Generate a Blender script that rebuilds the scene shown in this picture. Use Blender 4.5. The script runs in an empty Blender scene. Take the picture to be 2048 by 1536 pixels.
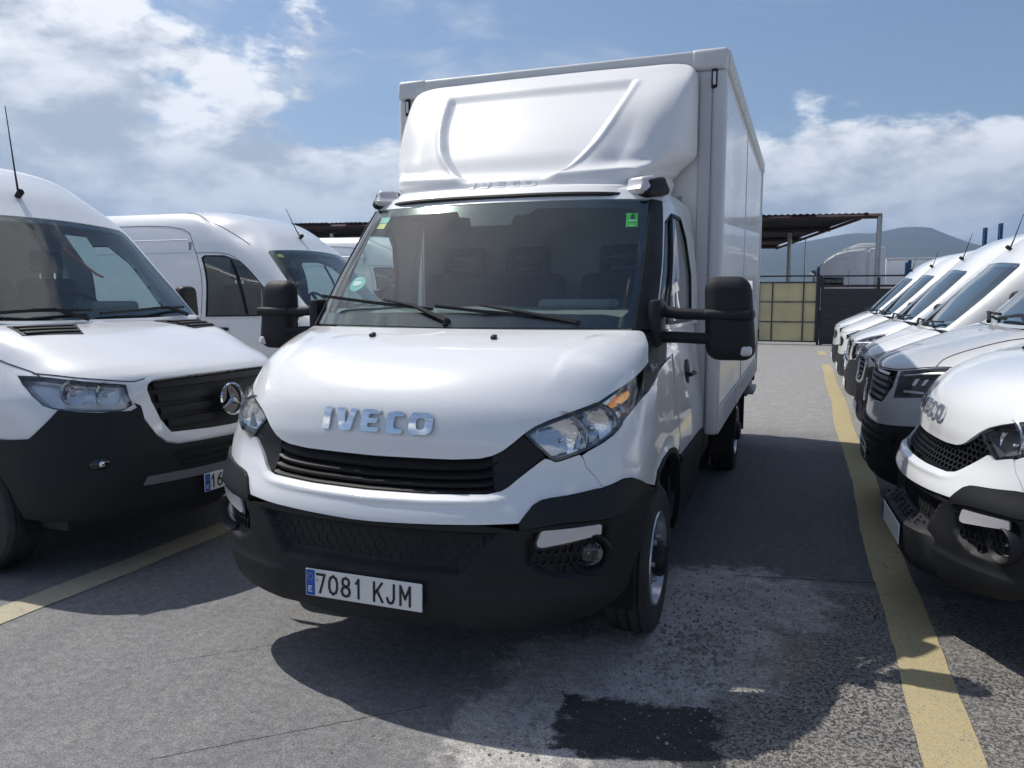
import bpy, bmesh, math, random
import numpy as np
from mathutils import Vector, Matrix
from mathutils.geometry import tessellate_polygon
R=math.radians
scene=bpy.context.scene
# ------------------------------------------------------------------ camera
cam=bpy.data.objects.new('camera',bpy.data.cameras.new('camera')); scene.collection.objects.link(cam); scene.camera=cam
def _basis(yaw,pitch,roll):
    f=Vector((math.sin(yaw)*math.cos(pitch),math.cos(yaw)*math.cos(pitch),-math.sin(pitch)))
    r0=Vector((math.cos(yaw),-math.sin(yaw),0)); u0=r0.cross(f)
    r=math.cos(roll)*r0+math.sin(roll)*u0; u=r.cross(f); return r,u,f
_r,_u,_f=_basis(-.3586,.1148,-.0013)
cam.matrix_world=Matrix(((_r.x,_u.x,-_f.x,1.5629),(_r.y,_u.y,-_f.y,-2.5097),(_r.z,_u.z,-_f.z,1.597),(0,0,0,1)))
cam.data.sensor_width=36; cam.data.lens=36*1546.77/2048; cam.data.clip_start=.05; cam.data.clip_end=30000
# ------------------------------------------------------------------ sky, sun, exposure
SUN=Vector((-.61,.16,1)).normalized()           # towards the sun
SUN_EL=math.asin(SUN.z); SUN_AZ=math.atan2(SUN.x,SUN.y)
world=bpy.data.worlds.new('World'); scene.world=world; world.use_nodes=True
wt=world.node_tree; wt.nodes.clear()
def N(t,typ,**k):
    n=t.nodes.new(typ)
    for a,b in k.items():
        if a=='ins':
            for i,v in b.items(): n.inputs[i].default_value=v
        else: setattr(n,a,b)
    return n
def build_world():
    t=wt; L=t.links.new
    out=N(t,'ShaderNodeOutputWorld'); bg=N(t,'ShaderNodeBackground',ins={'Strength':.082})
    sky=N(t,'ShaderNodeTexSky',sky_type='NISHITA',sun_disc=False); sky.sun_elevation=SUN_EL; sky.sun_rotation=SUN_AZ
    sky.air_density=1.0; sky.dust_density=1.2; sky.ozone_density=3.0
    tc=N(t,'ShaderNodeTexCoord'); sep=N(t,'ShaderNodeSeparateXYZ'); L(tc.outputs['Generated'],sep.inputs[0])
    def M(op,a,b=None,c=None,clamp=False):
        n=N(t,'ShaderNodeMath',operation=op); n.use_clamp=clamp
        for i,v in enumerate((a,b,c)):
            if v is None: continue
            if isinstance(v,(int,float)): n.inputs[i].default_value=v
            else: L(v,n.inputs[i])
        return n.outputs[0]
    def noise(vec,scale,det,rough=.55,dist=0):
        n=N(t,'ShaderNodeTexNoise',ins={'Scale':scale,'Detail':det,'Roughness':rough,'Distortion':dist}); L(vec,n.inputs['Vector']); return n.outputs['Fac']
    def ramp(v,a,b):
        n=N(t,'ShaderNodeMapRange',interpolation_type='SMOOTHSTEP',ins={1:a,2:b,3:0.,4:1.}); L(v,n.inputs[0]); return n.outputs[0]
    z=sep.outputs['Z']
    # cumulus: noise on the direction, flattened
    mp=N(t,'ShaderNodeMapping',ins={'Location':(.42,.10,.3),'Scale':(1,1,2.1)}); L(tc.outputs['Generated'],mp.inputs[0])
    big=noise(mp.outputs[0],3.1,12,.60,.12)
    # same field a little nearer the sun gives lit tops and grey undersides
    mp2=N(t,'ShaderNodeMapping',ins={'Location':(.42-.02,.10+.005,.3+.075),'Scale':(1,1,2.1)}); L(tc.outputs['Generated'],mp2.inputs[0])
    big2=noise(mp2.outputs[0],3.1,12,.60,.12)
    low=M('MULTIPLY',ramp(z,.21,.12),.29)          # more cloud towards the horizon
    west=M('MULTIPLY',ramp(sep.outputs['X'],-.45,-.85),.23)
    dens=M('ADD',M('ADD',big,low),west)
    cm=ramp(dens,.575,.645)
    shade=ramp(M('ADD',M('SUBTRACT',big,big2),0),-.09,.10)
    thick=ramp(dens,.66,.92)
    # thin high cloud
    mp3=N(t,'ShaderNodeMapping',ins={'Location':(1.7,.4,0),'Scale':(1.,2.2,3.2),'Rotation':(0,.2,.5)}); L(tc.outputs['Generated'],mp3.inputs[0])
    wis=M('MULTIPLY',ramp(noise(mp3.outputs[0],3.4,10,.62,.6),.46,.76),.75)
    wis=M('MULTIPLY',wis,ramp(sep.outputs['X'],.12,-.25))
    lit=N(t,'ShaderNodeMix',data_type='RGBA'); lit.inputs[6].default_value=(4.3,4.75,5.5,1); lit.inputs[7].default_value=(10.2,10.3,10.5,1)
    lf=M('MULTIPLY',shade,M('SUBTRACT',1.22,M('MULTIPLY',thick,.55)),clamp=True); L(lf,lit.inputs[0])
    m1=N(t,'ShaderNodeMix',data_type='RGBA'); L(wis,m1.inputs[0]); L(sky.outputs[0],m1.inputs[6]); m1.inputs[7].default_value=(6.2,6.7,7.6,1)
    m2=N(t,'ShaderNodeMix',data_type='RGBA'); L(M('MULTIPLY',cm,.93),m2.inputs[0]); L(m1.outputs[2],m2.inputs[6]); L(lit.outputs[2],m2.inputs[7])
    L(m2.outputs[2],bg.inputs[0]); L(bg.outputs[0],out.inputs[0])
build_world()
sl=bpy.data.lights.new('sun','SUN'); sl.energy=3.1; sl.angle=R(.55); sl.color=(1,.955,.88)
so=bpy.data.objects.new('sun',sl); scene.collection.objects.link(so); so.rotation_euler=SUN.to_track_quat('Z','Y').to_euler()
scene.view_settings.view_transform='Standard'; scene.view_settings.look='None'; scene.view_settings.gamma=1
scene.view_settings.exposure=.42; scene.view_settings.use_curve_mapping=False
scene.cycles.max_bounces=6; scene.cycles.volume_bounces=0; scene.cycles.diffuse_bounces=3; scene.cycles.glossy_bounces=4; scene.cycles.transparent_max_bounces=16; scene.cycles.use_denoising=True; scene.cycles.use_adaptive_sampling=True; scene.cycles.adaptive_threshold=.025
scene.cycles.caustics_reflective=False; scene.cycles.caustics_refractive=False

# ------------------------------------------------------------------ helpers
COL=scene.collection
def link(o,parent=None):
    COL.objects.link(o)
    if parent is not None: o.parent=parent
    return o
def thing(name,label,cat,loc=(0,0,0),rz=0,group=None):
    o=bpy.data.objects.new(name,None); o.empty_display_size=.2; link(o); o.location=loc; o.rotation_euler=(0,0,rz)
    o['label']=label; o['category']=cat
    if group: o['group']=group
    return o
def tag(o,label,cat,group=None):
    o['label']=label; o['category']=cat
    if group: o['group']=group
    return o
def struct(o): o['kind']='structure'; return o
def from_bm(name,bm,mat,parent=None,smooth=None):
    me=bpy.data.meshes.new(name); bm.normal_update(); bm.to_mesh(me); bm.free()
    if mat is not None: me.materials.append(mat)
    if smooth is not None:
        me.shade_smooth()
        if smooth<179: me.set_sharp_from_angle(angle=R(smooth))
    return link(bpy.data.objects.new(name,me),parent)
def from_py(name,v,f,mat,parent=None,smooth=None):
    bm=bmesh.new(); vs=[bm.verts.new(p) for p in v]
    for q in f:
        try: bm.faces.new([vs[i] for i in q])
        except ValueError: pass
    bmesh.ops.recalc_face_normals(bm,faces=bm.faces)
    return from_bm(name,bm,mat,parent,smooth)
def add_box(bm,c,s,rot=None,bev=0,seg=2):
    m=Matrix.Translation(c)@(rot.to_4x4() if rot is not None else Matrix())@Matrix.Diagonal((s[0],s[1],s[2],1))
    r=bmesh.ops.create_cube(bm,size=1,matrix=m)
    if bev:
        es=list({e for v in r['verts'] for e in v.link_edges}); bmesh.ops.bevel(bm,geom=es,offset=bev,segments=seg,affect='EDGES',profile=.5)
def box(name,c,s,mat,parent=None,rot=None,bev=0,seg=2,smooth=40):
    bm=bmesh.new(); add_box(bm,c,s,rot,bev,seg); return from_bm(name,bm,mat,parent,smooth if bev else None)
def add_tube(bm,pts,rad,n=8,caps=True,flat=1.0):
    pts=[Vector(p) for p in pts]; rs=rad if isinstance(rad,(list,tuple)) else [rad]*len(pts)
    rings=[]; up=Vector((0,0,1))
    for i,p in enumerate(pts):
        d=(pts[min(i+1,len(pts)-1)]-pts[max(i-1,0)]).normalized()
        a=d.cross(up)
        if a.length<.05: a=d.cross(Vector((0,1,0)))
        a.normalize(); b=a.cross(d)
        rings.append([bm.verts.new(p+(a*math.cos(2*math.pi*k/n)+b*math.sin(2*math.pi*k/n)*flat)*rs[i]) for k in range(n)])
    for i in range(len(rings)-1):
        for k in range(n): bm.faces.new((rings[i][k],rings[i][(k+1)%n],rings[i+1][(k+1)%n],rings[i+1][k]))
    if caps:
        bm.faces.new(rings[0][::-1]); bm.faces.new(rings[-1])
def tube(name,pts,rad,mat,parent=None,n=8,flat=1.0,smooth=50):
    bm=bmesh.new(); add_tube(bm,pts,rad,n,True,flat); bmesh.ops.recalc_face_normals(bm,faces=bm.faces); return from_bm(name,bm,mat,parent,smooth)
def lathe(name,prof,mat,parent=None,n=32,mat4=None,smooth=35,closed=False):
    """prof: (radius, along) pairs, revolved about local x"""
    bm=bmesh.new(); rings=[]
    for (rad,a) in prof:
        rings.append([bm.verts.new((a,rad*math.cos(2*math.pi*k/n),rad*math.sin(2*math.pi*k/n))) for k in range(n)])
    m=len(rings)
    for i in range(m if closed else m-1):
        for k in range(n): bm.faces.new((rings[i][k],rings[i][(k+1)%n],rings[(i+1)%m][(k+1)%n],rings[(i+1)%m][k]))
    bmesh.ops.remove_doubles(bm,verts=bm.verts,dist=1e-6)
    bmesh.ops.recalc_face_normals(bm,faces=bm.faces)
    if mat4 is not None: bm.transform(mat4)
    return from_bm(name,bm,mat,parent,smooth)
def chaikin(p,n=1,closed=True):
    for _ in range(n):
        q=[]; m=len(p)
        for i in range(m if closed else m-1):
            a,b=p[i],p[(i+1)%m]; q+=[(a[0]*.75+b[0]*.25,a[1]*.75+b[1]*.25),(a[0]*.25+b[0]*.75,a[1]*.25+b[1]*.75)]
        if not closed: q=[p[0]]+q+[p[-1]]
        p=q
    return p
def mir(p): return [(-u,v) for u,v in p][::-1]
def inset(p,d,ku=2.6):
    """shrink a uv outline by d (in v units; u units count ku times as long)"""
    q=[(u*ku,v) for u,v in p]; n=len(q); ar=sum(q[i][0]*q[(i+1)%n][1]-q[(i+1)%n][0]*q[i][1] for i in range(n)); s=1 if ar>0 else -1
    out=[]
    for i in range(n):
        a,b,c=q[i-1],q[i],q[(i+1)%n]
        e1=Vector((b[0]-a[0],b[1]-a[1])); e2=Vector((c[0]-b[0],c[1]-b[1]))
        if e1.length<1e-6 or e2.length<1e-6: out.append(p[i]); continue
        n1=Vector((-e1.y,e1.x)).normalized()*s; n2=Vector((-e2.y,e2.x)).normalized()*s; nn=n1+n2
        if nn.length<.3: nn=n1
        nn=nn/max(nn.length_squared*.5,.35)
        out.append(((b[0]+nn.x*d)/ku,b[1]+nn.y*d))
    return out
def surf(net,off=0,disp=None):
    def S(u,v):
        P=net.pt(u,v)
        o=off if disp is None else off+disp(u,v,P)
        if isinstance(o,(int,float)) and o==0: return P
        return P+net.nrm(u,v)*(np.asarray(o)[...,None] if not isinstance(o,(int,float)) else o)
    return S
def region(name,S,poly,mat,parent=None,thick=.012,du=.25,dv=.3,holes=()):
    """a panel: the part of surface S(u, v) inside outline poly (less the holes), with edges folded back by thick"""
    loops=[poly]+list(holes)
    tri=tessellate_polygon([[Vector((a,b,0)) for a,b in lp] for lp in loops])
    bm=bmesh.new(); vs=[bm.verts.new((a,b,0)) for lp in loops for a,b in lp]
    for t in tri:
        try: bm.faces.new([vs[i] for i in t])
        except ValueError: pass
    us=[a for a,b in poly]; vv=[b for a,b in poly]
    for lo,hi,st,no in ((min(us),max(us),du,(1,0,0)),(min(vv),max(vv),dv,(0,1,0))):
        k=math.floor(lo/st)+1
        while k*st<hi-1e-6:
            if k*st>lo+1e-6:
                bmesh.ops.bisect_plane(bm,geom=bm.verts[:]+bm.edges[:]+bm.faces[:],dist=1e-7,plane_co=(no[0]*k*st,no[1]*k*st,0),plane_no=no)
            k+=1
    bm.normal_update()
    for f in bm.faces:
        if f.normal.z<0: f.normal_flip()
    bm.verts.ensure_lookup_table(); bm.verts.index_update()
    uv=np.array([(v.co.x,v.co.y) for v in bm.verts]); U,V=uv[:,0],uv[:,1]
    P=S(U,V); e=2e-3
    n=np.cross(S(U+e,V)-S(U-e,V),S(U,V+e)-S(U,V-e)); n/=np.maximum(np.linalg.norm(n,axis=1,keepdims=True),1e-12)
    # outward = the side the net's own normal faces is not guaranteed: make it point away from the cab's middle
    faces=[[v.index for v in f.verts] for f in bm.faces]
    bed=[(e_.verts[0].index,e_.verts[1].index,e_.link_faces[0]) for e_ in bm.edges if len(e_.link_faces)==1]
    verts=P.tolist(); nf=len(faces)
    if thick:
        ring={}
        for a,b,f in bed:
            for i in (a,b):
                if i not in ring:
                    ring[i]=(len(verts),len(verts)+1); verts.append(P[i].tolist()); verts.append((P[i]-n[i]*thick).tolist())
        for a,b,f in bed:
            il=[v.index for v in f.verts]; k=il.index(a)
            if il[(k+1)%len(il)]!=b: a,b=b,a
            faces.append([ring[b][0],ring[a][0],ring[a][1],ring[b][1]])
    bm.free()
    me=bpy.data.meshes.new(name); me.from_pydata(verts,[],faces); me.update()
    ln=[]
    nl=n.tolist()
    for p in me.polygons:
        if p.index<nf: ln+=[nl[me.loops[k].vertex_index] for k in p.loop_indices]
        else: ln+=[tuple(p.normal)]*p.loop_total
    me.shade_smooth()
    me.normals_split_custom_set(ln)
    if mat is not None: me.materials.append(mat)
    return link(bpy.data.objects.new(name,me),parent)
def ring_region(name,S,outer,inner,mat,parent,thick=.02,du=.2,dv=.25):
    return region(name,S,outer,mat,parent,thick,du,dv,holes=[inner])
def gridmesh(name,S,u0,u1,nu,v0,v1,nv,mat,parent=None):
    """a whole surface patch as one fine grid"""
    U,V=np.meshgrid(np.linspace(u0,u1,nu+1),np.linspace(v0,v1,nv+1)); U=U.ravel(); V=V.ravel(); P=S(U,V); e=4e-3
    n=np.cross(S(U+e,V)-S(U-e,V),S(U,V+e)-S(U,V-e)); n/=np.maximum(np.linalg.norm(n,axis=1,keepdims=True),1e-12)
    w=nu+1; f=[(j*w+i,j*w+i+1,(j+1)*w+i+1,(j+1)*w+i) for j in range(nv) for i in range(nu)]
    me=bpy.data.meshes.new(name); me.from_pydata(P.tolist(),[],f); me.update(); me.shade_smooth(); me.normals_split_custom_set_from_vertices(n.tolist()); me.materials.append(mat)
    return link(bpy.data.objects.new(name,me),parent)
# ------------------------------------------------------------------ materials
MATS={}
def pmat(name,col,rough=.5,metal=0,coat=0,spec=.5,bump=None,var=None,emit=None,trans=0,coat_rough=.03,dirt=None,glow=0):
    """bump=(scale, strength), var=(scale, amount): gentle value change, dirt=(colour, scale, amount)"""
    m=bpy.data.materials.new(name); m.use_nodes=True; t=m.node_tree; b=t.nodes['Principled BSDF']; L=t.links.new
    b.inputs['Base Color'].default_value=(*col,1); b.inputs['Roughness'].default_value=rough; b.inputs['Metallic'].default_value=metal
    b.inputs['Coat Weight'].default_value=coat; b.inputs['Coat Roughness'].default_value=coat_rough; b.inputs['Specular IOR Level'].default_value=spec
    b.inputs['Transmission Weight'].default_value=trans
    if emit: b.inputs['Emission Color'].default_value=(*emit[0],1); b.inputs['Emission Strength'].default_value=emit[1]
    tc=None
    if bump or var or dirt: tc=N(t,'ShaderNodeTexCoord')
    src=None
    if var:
        n=N(t,'ShaderNodeTexNoise',ins={'Scale':var[0],'Detail':6,'Roughness':.6}); L(tc.outputs['Object'],n.inputs['Vector'])
        mr=N(t,'ShaderNodeMapRange',ins={1:.3,2:.7,3:1-var[1],4:1+var[1]}); L(n.outputs['Fac'],mr.inputs[0])
        mx=N(t,'ShaderNodeMix',data_type='RGBA',blend_type='MULTIPLY'); mx.inputs[0].default_value=1; mx.inputs[6].default_value=(*col,1)
        cb=N(t,'ShaderNodeCombineColor'); [L(mr.outputs[0],cb.inputs[i]) for i in range(3)]; L(cb.outputs[0],mx.inputs[7]); src=mx.outputs[2]
    if dirt:
        n=N(t,'ShaderNodeTexNoise',ins={'Scale':dirt[1],'Detail':8,'Roughness':.65}); L(tc.outputs['Object'],n.inputs['Vector'])
        mr=N(t,'ShaderNodeMapRange',ins={1:.42,2:.72,3:0.,4:dirt[2]}); L(n.outputs['Fac'],mr.inputs[0])
        mx=N(t,'ShaderNodeMix',data_type='RGBA'); L(mr.outputs[0],mx.inputs[0]); mx.inputs[7].default_value=(*dirt[0],1)
        if src: L(src,mx.inputs[6])
        else: mx.inputs[6].default_value=(*col,1)
        src=mx.outputs[2]
        ra=N(t,'ShaderNodeMapRange',ins={1:0.,2:max(dirt[2],.01),3:rough,4:min(rough+.35,.9)}); L(mr.outputs[0],ra.inputs[0]); L(ra.outputs[0],b.inputs['Roughness'])
    if src: L(src,b.inputs['Base Color'])
    if bump:
        n=N(t,'ShaderNodeTexNoise',ins={'Scale':bump[0],'Detail':4}); L(tc.outputs['Object'],n.inputs['Vector'])
        bp=N(t,'ShaderNodeBump',ins={'Strength':bump[1],'Distance':.01}); L(n.outputs['Fac'],bp.inputs['Height']); L(bp.outputs[0],b.inputs['Normal'])
    if glow:    # thin sheet that lets daylight through
        tl=N(t,'ShaderNodeBsdfTranslucent'); tl.inputs[0].default_value=(*col,1); ms=N(t,'ShaderNodeMixShader'); ms.inputs[0].default_value=glow
        L(b.outputs[0],ms.inputs[1]); L(tl.outputs[0],ms.inputs[2]); L(ms.outputs[0],t.nodes['Material Output'].inputs[0])
    MATS[name]=m; return m
def glassmat(name,tint,ior=1.5,haze=None,rough=0.0):
    m=bpy.data.materials.new(name); m.use_nodes=True; t=m.node_tree; t.nodes.clear(); L=t.links.new
    o=N(t,'ShaderNodeOutputMaterial'); tr=N(t,'ShaderNodeBsdfTransparent'); tr.inputs[0].default_value=(*tint,1)
    gl=N(t,'ShaderNodeBsdfGlossy'); gl.inputs['Roughness'].default_value=rough; gl.inputs[0].default_value=(1,1,1,1)
    # the same reflectance from either side of the thin pane (Schlick)
    lw=N(t,'ShaderNodeLayerWeight'); lw.inputs[0].default_value=.5; pw=N(t,'ShaderNodeMath',operation='POWER'); L(lw.outputs['Facing'],pw.inputs[0]); pw.inputs[1].default_value=4.2
    r0=((ior-1)/(ior+1))**2*1.7; fr=N(t,'ShaderNodeMath',operation='MULTIPLY_ADD'); L(pw.outputs[0],fr.inputs[0]); fr.inputs[1].default_value=1-r0; fr.inputs[2].default_value=r0
    base=tr.outputs[0]
    if haze:    # thin pale veil that brightens the pane, lightness put into its colour
        df=N(t,'ShaderNodeBsdfDiffuse'); df.inputs[0].default_value=(*haze[0],1)
        mx0=N(t,'ShaderNodeMixShader'); tc=N(t,'ShaderNodeTexCoord'); n=N(t,'ShaderNodeTexNoise',ins={'Scale':3.,'Detail':6,'Roughness':.7}); L(tc.outputs['Object'],n.inputs['Vector'])
        mr=N(t,'ShaderNodeMapRange',ins={1:.3,2:.75,3:haze[1]*.6,4:haze[1]*1.4}); L(n.outputs['Fac'],mr.inputs[0]); L(mr.outputs[0],mx0.inputs[0])
        L(base,mx0.inputs[1]); L(df.outputs[0],mx0.inputs[2]); base=mx0.outputs[0]
    mx=N(t,'ShaderNodeMixShader'); L(fr.outputs[0],mx.inputs[0]); L(base,mx.inputs[1]); L(gl.outputs[0],mx.inputs[2]); L(mx.outputs[0],o.inputs[0])
    MATS[name]=m; return m
W=pmat('white_paint',(.80,.81,.82),.28,coat=1,var=(1.2,.015))
W2=pmat('white_paint_dusty',(.78,.785,.78),.32,coat=.7,dirt=((.46,.42,.36),2.2,.22))
WG=pmat('white_gelcoat',(.78,.78,.78),.48,coat=.12,var=(2.5,.02))
WB=pmat('white_box_panel',(.80,.805,.81),.26,coat=.5,var=(.8,.02),dirt=((.55,.54,.52),1.3,.18))
WT=pmat('white_trim',(.62,.63,.635),.4,var=(3,.04),dirt=((.35,.34,.33),3.,.12))
BP=pmat('black_plastic',(.010,.011,.013),.50,spec=.35,bump=(900,.12),var=(3,.12))
BP2=pmat('black_plastic_worn',(.010,.011,.0135),.52,spec=.35,bump=(900,.15),dirt=((.045,.044,.043),4.,.22))
BG=pmat('black_gloss',(.008,.008,.01),.12,coat=.6)
GREYP=pmat('grey_plastic',(.16,.165,.17),.45,bump=(700,.1))
DARK=pmat('dark_void',(.006,.006,.007),.9)
LINING=pmat('cabin_lining',(.30,.31,.31),.85)
LININGL=pmat('light_headliner',(.60,.61,.60),.9)
SEAT=pmat('seat_fabric',(.034,.036,.042),.85,bump=(300,.2))
DASH=pmat('dashboard_plastic',(.15,.155,.155),.6,bump=(400,.1))
CHROME=pmat('chrome',(.80,.81,.83),.07,metal=1)
SATIN=pmat('satin_silver',(.60,.61,.63),.28,metal=1)
REFL=pmat('reflector_chrome',(.86,.87,.88),.05,metal=1)
RUB=pmat('tyre_rubber',(.022,.022,.023),.75,bump=(160,.25),dirt=((.12,.11,.10),6.,.35))
STEEL=pmat('galvanised_steel',(.42,.43,.44),.5,metal=.6,var=(5,.15))
FRAME=pmat('chassis_black',(.02,.02,.02),.7,dirt=((.09,.085,.08),5.,.3))
AMBER=pmat('amber_sunlit',(.85,.40,.10),.25,emit=((1,.45,.10),.22))  # sunlight through the amber is put into its colour and glow
LENSW=pmat('frosted_lens',(.62,.60,.61),.22,coat=.8,bump=(260,.15))
PLATE=pmat('plate_white',(.78,.78,.75),.35,dirt=((.4,.38,.34),7.,.18))
INK=pmat('plate_ink',(.012,.012,.014),.4)
EUB=pmat('plate_blue',(.01,.09,.42),.35)
GOLD=pmat('plate_star_yellow',(.45,.40,.05),.4)
GREEN=pmat('sticker_green',(.05,.50,.04),.5)
GREENW=pmat('sticker_pale',(.75,.80,.76),.5)
YEL=pmat('sticker_yellow',(.65,.60,.05),.5)
TEAL=pmat('sticker_teal',(.12,.45,.38),.5)
GLASS=glassmat('windscreen_glass',(.80,.93,.91),1.52,haze=((.45,.60,.62),.010))
SIDEG=glassmat('side_glass',(.74,.84,.81),1.52)
LENS=glassmat('headlight_lens',(.93,.94,.95),1.45)

# ------------------------------------------------------------------ smooth surfaces
def _cr(P, t, axis0_reflect=None):
    """Catmull-Rom along axis 0 of P (n, ..., 3) at parameters t (any shape) -> weights approach"""
    n=len(P); i=np.clip(np.floor(t).astype(int),0,n-2); f=t-i
    w0=-.5*f**3+f**2-.5*f; w1=1.5*f**3-2.5*f**2+1; w2=-1.5*f**3+2*f**2+.5*f; w3=.5*f**3-.5*f**2
    return i,(w0,w1,w2,w3)
class Net:
    """mirror-symmetric smooth surface through a net of control points P[row][col] = (x, y, z)"""
    def __init__(s,P):
        P=np.array(P,float); s.nr,s.nc=P.shape[:2]
        M=P[:,1:2].copy(); M[...,0]*=-1
        E=2*P[:,-1:]-P[:,-2:-1]
        Q=np.concatenate([M,P,E],1)
        s.Q=np.concatenate([2*Q[:1]-Q[1:2],Q,2*Q[-1:]-Q[-2:-1]],0)
    def pt(s,u,v):
        u=np.asarray(u,float); v=np.asarray(v,float); sg=np.where(u<0,-1.,1.); a=np.abs(u)
        i,wu=_cr(np.zeros(s.nc),a); j,wv=_cr(np.zeros(s.nr),v)
        r=0
        for k in range(4):
            for l in range(4):
                r=r+(wu[k]*wv[l])[...,None]*s.Q[j+l,i+k]
        r=r.copy(); r[...,0]*=sg
        return r
    def nrm(s,u,v):
        e=1e-3; u=np.asarray(u,float); v=np.asarray(v,float)
        a=s.pt(u+e,v)-s.pt(u-e,v); b=s.pt(u,v+e)-s.pt(u,v-e)
        n=np.cross(a,b); l=np.linalg.norm(n,axis=-1,keepdims=True); return n/np.maximum(l,1e-12)
def cab_rows(rows, side, nf=6):
    """rows: (yc, zc, halfwidth, y where the corner ends, z at the side, p, q, k); side: list of (y, dx) columns"""
    net=[]
    for (yc,zc,hw,yk,zs,p,q,k) in rows:
        R=[]
        for i in range(nf):
            th=math.pi/2*i/(nf-1); sn,cs=math.sin(th),math.cos(th)
            R.append((hw*sn**p, yk-(yk-yc)*max(cs,0)**q, zc+(zs-zc)*sn**k))
        for (y,dx) in side:
            R.append((hw+dx, max(y,yk+.1*(len(R)-nf+1)), zs))
        net.append(R)
    return net
TRUCK_ROWS=[
 (.07,.25,.90,.62,.27,1,.8,1),
 (.015,.40,.955,.60,.40,1,.78,1),
 (.01,.55,.98,.60,.55,1,.78,1),
 (.01,.68,.99,.60,.68,1,.78,1),
 (.015,.76,1.0,.60,.76,1,.78,1),
 (.055,.86,1.0,.61,.85,1,.85,1),
 (.105,.945,.995,.62,.93,1,.82,3),
 (.118,1.06,.985,.68,1.02,.95,.82,3),
 (.165,1.18,.975,.76,1.10,.9,.82,4),
 (.28,1.285,.965,.86,1.18,.85,.8,6),
 (.45,1.36,.955,.95,1.26,.8,.75,7),
 (.62,1.408,.945,1.05,1.34,.8,.75,8),
 (.76,1.44,.93,1.20,1.43,.75,.75,8)]
TRUCK_SIDE=[(1.05,.005),(1.5,.01),(2.3,.01)]
TRUCK_UP=[
 [(0,.80,1.435),(.3,.815,1.437),(.58,.86,1.438),(.76,.92,1.438),(.856,.98,1.438),(.925,1.1,1.435),(.955,1.35,1.43),(.965,1.8,1.43),(.965,2.3,1.43)],
 [(0,1.09,1.75),(.3,1.10,1.75),(.57,1.14,1.75),(.75,1.19,1.75),(.84,1.25,1.75),(.905,1.37,1.75),(.94,1.55,1.75),(.95,1.85,1.75),(.95,2.3,1.75)],
 [(0,1.40,2.085),(.28,1.41,2.085),(.54,1.44,2.085),(.71,1.49,2.085),(.80,1.545,2.085),(.855,1.64,2.085),(.885,1.75,2.085),(.90,1.95,2.085),(.90,2.3,2.085)],
 [(0,1.49,2.165),(.27,1.50,2.165),(.52,1.52,2.16),(.68,1.56,2.155),(.76,1.61,2.15),(.80,1.69,2.145),(.83,1.80,2.145),(.845,1.97,2.145),(.845,2.3,2.145)],
 [(0,1.70,2.23),(.25,1.70,2.23),(.47,1.71,2.225),(.60,1.73,2.215),(.68,1.76,2.205),(.71,1.80,2.20),(.73,1.88,2.20),(.74,2.0,2.20),(.74,2.3,2.20)],
 [(0,2.3,2.25),(.2,2.3,2.25),(.4,2.3,2.25),(.5,2.3,2.245),(.55,2.3,2.24),(.58,2.3,2.235),(.60,2.3,2.23),(.61,2.3,2.23),(.62,2.31,2.23)]]
SPR_ROWS=[
 (.12,.24,.86,.72,.26,1,.8,1),(.03,.36,.94,.68,.38,1,.75,1),(.0,.52,.98,.66,.53,1,.72,1),(.0,.68,.99,.66,.68,1,.72,1),
 (.02,.84,1.0,.68,.82,1,.74,2),(.035,.98,1.0,.72,.93,1,.76,3),(.07,1.12,.995,.78,1.02,.95,.78,4),(.16,1.19,.985,.86,1.09,.9,.8,5),
 (.36,1.265,.975,.96,1.16,.85,.8,6),(.60,1.345,.965,1.04,1.23,.8,.76,8),(.80,1.395,.955,1.10,1.29,.78,.70,10),(.97,1.425,.945,1.18,1.345,.75,.65,12)]
SPR_SIDE=[(1.3,.005),(1.9,.01),(2.6,.01),(3.4,.01),(4.4,.01),(5.6,.01)]
SPR_UP=[
 [(0,.98,1.42),(.3,.985,1.42),(.60,1.01,1.425),(.79,1.05,1.43),(.885,1.10,1.425),(.945,1.24,1.38),(.965,1.6,1.35),(.975,2.3,1.345),(.975,5.6,1.345)],
 [(0,1.28,1.76),(.3,1.29,1.76),(.58,1.32,1.76),(.77,1.37,1.76),(.86,1.42,1.76),(.91,1.55,1.76),(.93,1.8,1.76),(.95,2.3,1.76),(.955,5.6,1.76)],
 [(0,1.62,2.13),(.28,1.63,2.13),(.54,1.65,2.12),(.72,1.69,2.11),(.80,1.74,2.10),(.86,1.86,2.08),(.88,2.02,2.08),(.92,2.4,2.08),(.93,5.6,2.08)],
 [(0,1.84,2.34),(.27,1.85,2.34),(.50,1.88,2.33),(.64,1.93,2.31),(.71,1.98,2.29),(.78,2.08,2.27),(.84,2.2,2.26),(.885,2.5,2.28),(.895,5.6,2.30)],
 [(0,2.15,2.50),(.26,2.16,2.50),(.46,2.18,2.49),(.60,2.21,2.47),(.67,2.25,2.45),(.73,2.32,2.43),(.78,2.42,2.42),(.83,2.62,2.44),(.85,5.6,2.46)],
 [(0,2.6,2.58),(.25,2.6,2.58),(.42,2.6,2.575),(.54,2.61,2.565),(.60,2.63,2.555),(.65,2.67,2.545),(.69,2.72,2.54),(.73,2.82,2.54),(.75,5.6,2.56)],
 [(0,5.6,2.62),(.2,5.6,2.62),(.34,5.6,2.62),(.42,5.6,2.615),(.46,5.6,2.61),(.50,5.6,2.605),(.53,5.6,2.60),(.55,5.6,2.60),(.57,5.61,2.60)]]
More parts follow.
